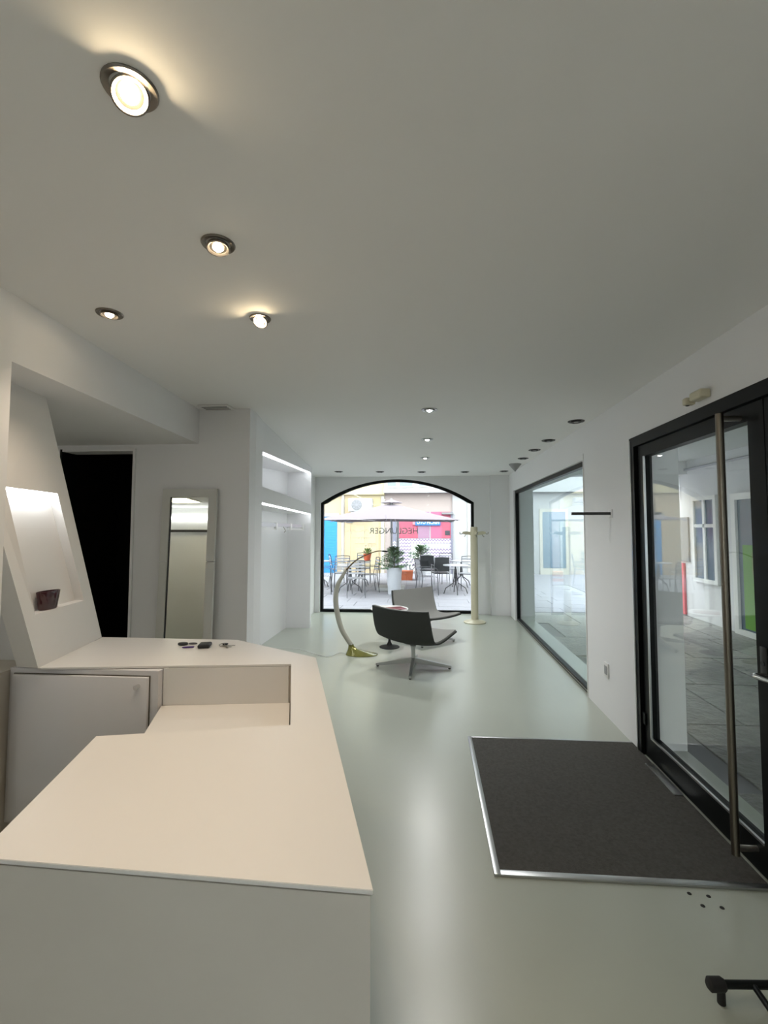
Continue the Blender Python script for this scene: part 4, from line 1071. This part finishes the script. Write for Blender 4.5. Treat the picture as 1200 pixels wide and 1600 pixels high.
def cafe_table(label, top='table_top'):
    t = thing('cafe_table', (0, 0, 0), label, 'table', 'café tables on the square')
    MB().lathe([(0.0, 0.70), (0.31, 0.70), (0.32, 0.71), (0.315, 0.722), (0.0, 0.725)], n=28).build('table_top', top, t)
    MB().tube([(0, 0, 0.30), (0, 0, 0.70)], 0.022, 10).build('column', 'chair_metal', t)
    for k in range(4):
        a = R(20) + k * math.pi / 2; c, s = math.cos(a), math.sin(a)
        MB().tube([(c * 0.02, s * 0.02, 0.62), (c * 0.035, s * 0.035, 0.40), (c * 0.06, s * 0.06, 0.27), (c * 0.16, s * 0.16, 0.20), (c * 0.25, s * 0.25, 0.14), (c * 0.30, s * 0.30, 0.0)], 0.013, 6).build('leg', 'chair_metal', t)
    return t
LT, RT = 'metal café chairs before the yellow house', 'metal café chairs before the zigzag shop front'
proto = cafe_chair('cafe_chair', 'chair_metal', 'chair_pale', 'thin dark metal slatted armchair at the café tables before the yellow house', LT)
def put(o, x, y, rz): o.location = (x, y, GZ); o.rotation_euler = (0, 0, R(rz))
CH_T = 'dark slatted metal armchair '
T1, T2, T3 = 'at the café table before the one with the orange pot', 'at the café table holding the orange pot', 'at the café table by the blue roller shutter'
T4, T5 = 'at the café table beside the front black backed chair', 'at the far café table before the zigzag panel'
spots = [(-2.62, 11.55, -80, T1), (-1.72, 11.08, 10, T1), (-1.55, 11.95, 110, T1), (-2.3, 12.4, 190, T1), (-2.6, 13.45, -70, T2), (-1.3, 13.75, 110, T2), (-3.4, 12.15, -20, T3), (-1.95, 13.95, 185, T2), (-3.75, 13.2, -80, T3),
         (0.0, 11.55, -70, T4), (1.35, 11.75, 95, T4), (1.05, 12.45, 165, T4), (0.6, 13.95, 190, T5), (1.65, 13.1, 90, T5)]
for i, (x, y, rz, at) in enumerate(spots):
    c = proto if i == 0 else copy_tree(proto); put(c, x, y, rz)
    c['label'] = CH_T + at; c['group'] = LT if x < -1 else RT
bk = cafe_chair('cafe_chair', 'chair_pale', 'chair_black', 'black backed café chair beside the bushy planter', 'black café chairs beside the planter', slats=False)
put(bk, -0.02, 13.35, 0)
bk2 = copy_tree(bk); put(bk2, 0.34, 12.55, 8)
bk2['label'] = 'black backed café chair standing before the other black one, next to a round table'
tb = cafe_table('')
tl = [(-1.98, 11.75, T1), (-1.93, 13.15, T2), (-3.05, 12.9, T3), (0.70, 11.75, T4), (0.95, 13.25, T5)]
for i, (x, y, at) in enumerate(tl):
    c = tb if i == 0 else copy_tree(tb); put(c, x, y, 25 * i)
    c['label'] = ['round metal café table in front of the one with the orange pot', 'round metal café table holding the orange flower pot', 'round metal café table by the blue roller shutter',
                  'round metal café table beside the front black backed chair', 'round metal café table before the zigzag panel, farther from the arched window'][i]
# orange pot on a table, terracotta trough
pb = Vector((-1.72, 13.15, GZ + 0.7255))
op = thing('flower_pot', pb, 'small orange pot with a leafy green plant on a café table', 'pot')
MB().lathe([(0.0, 0.0), (0.085, 0.0), (0.115, 0.17), (0.12, 0.19), (0.105, 0.19), (0.09, 0.15), (0.0, 0.15)], c=pb, n=20).build('pot', 'orange', op)
w = MB(); rnd = random.Random(5)
for i in range(60):
    a = rnd.uniform(0, 6.28); d = Vector((math.cos(a), math.sin(a), rnd.uniform(0.4, 2.5))).normalized(); p = pb + Vector((0, 0, 0.15)) + d * rnd.uniform(0.03, 0.16); s = Vector((-d.y, d.x, 0)).normalized() * 0.025
    v = [w.bm.verts.new(q) for q in (p - s * 0.3, p + d * 0.04 + s, p + d * 0.09, p + d * 0.04 - s)]; w.bm.faces.new(v)
w.build('foliage', 'leaf_pale', op, smooth=False)
tb0 = at_z(638, 906, GZ)
tr_ = thing('terracotta_trough', (tb0.x, tb0.y, GZ), 'long low terracotta trough standing between the two white planters', 'trough')
x, y = tb0.x, tb0.y
w = MB(); w.hexa([(x - 0.5, y - 0.13, GZ), (x + 0.13, y - 0.13, GZ), (x + 0.13, y + 0.13, GZ), (x - 0.5, y + 0.13, GZ)], [(x - 0.53, y - 0.15, GZ + 0.27), (x + 0.15, y - 0.15, GZ + 0.27), (x + 0.15, y + 0.15, GZ + 0.27), (x - 0.53, y + 0.15, GZ + 0.27)]); w.build('trough_body', 'terracotta', tr_, smooth=False)
w = MB(); w.box(x - 0.545, x + 0.16, y - 0.165, y + 0.165, GZ + 0.262, GZ + 0.295, bev=0.006); w.build('rim', 'terracotta', tr_)
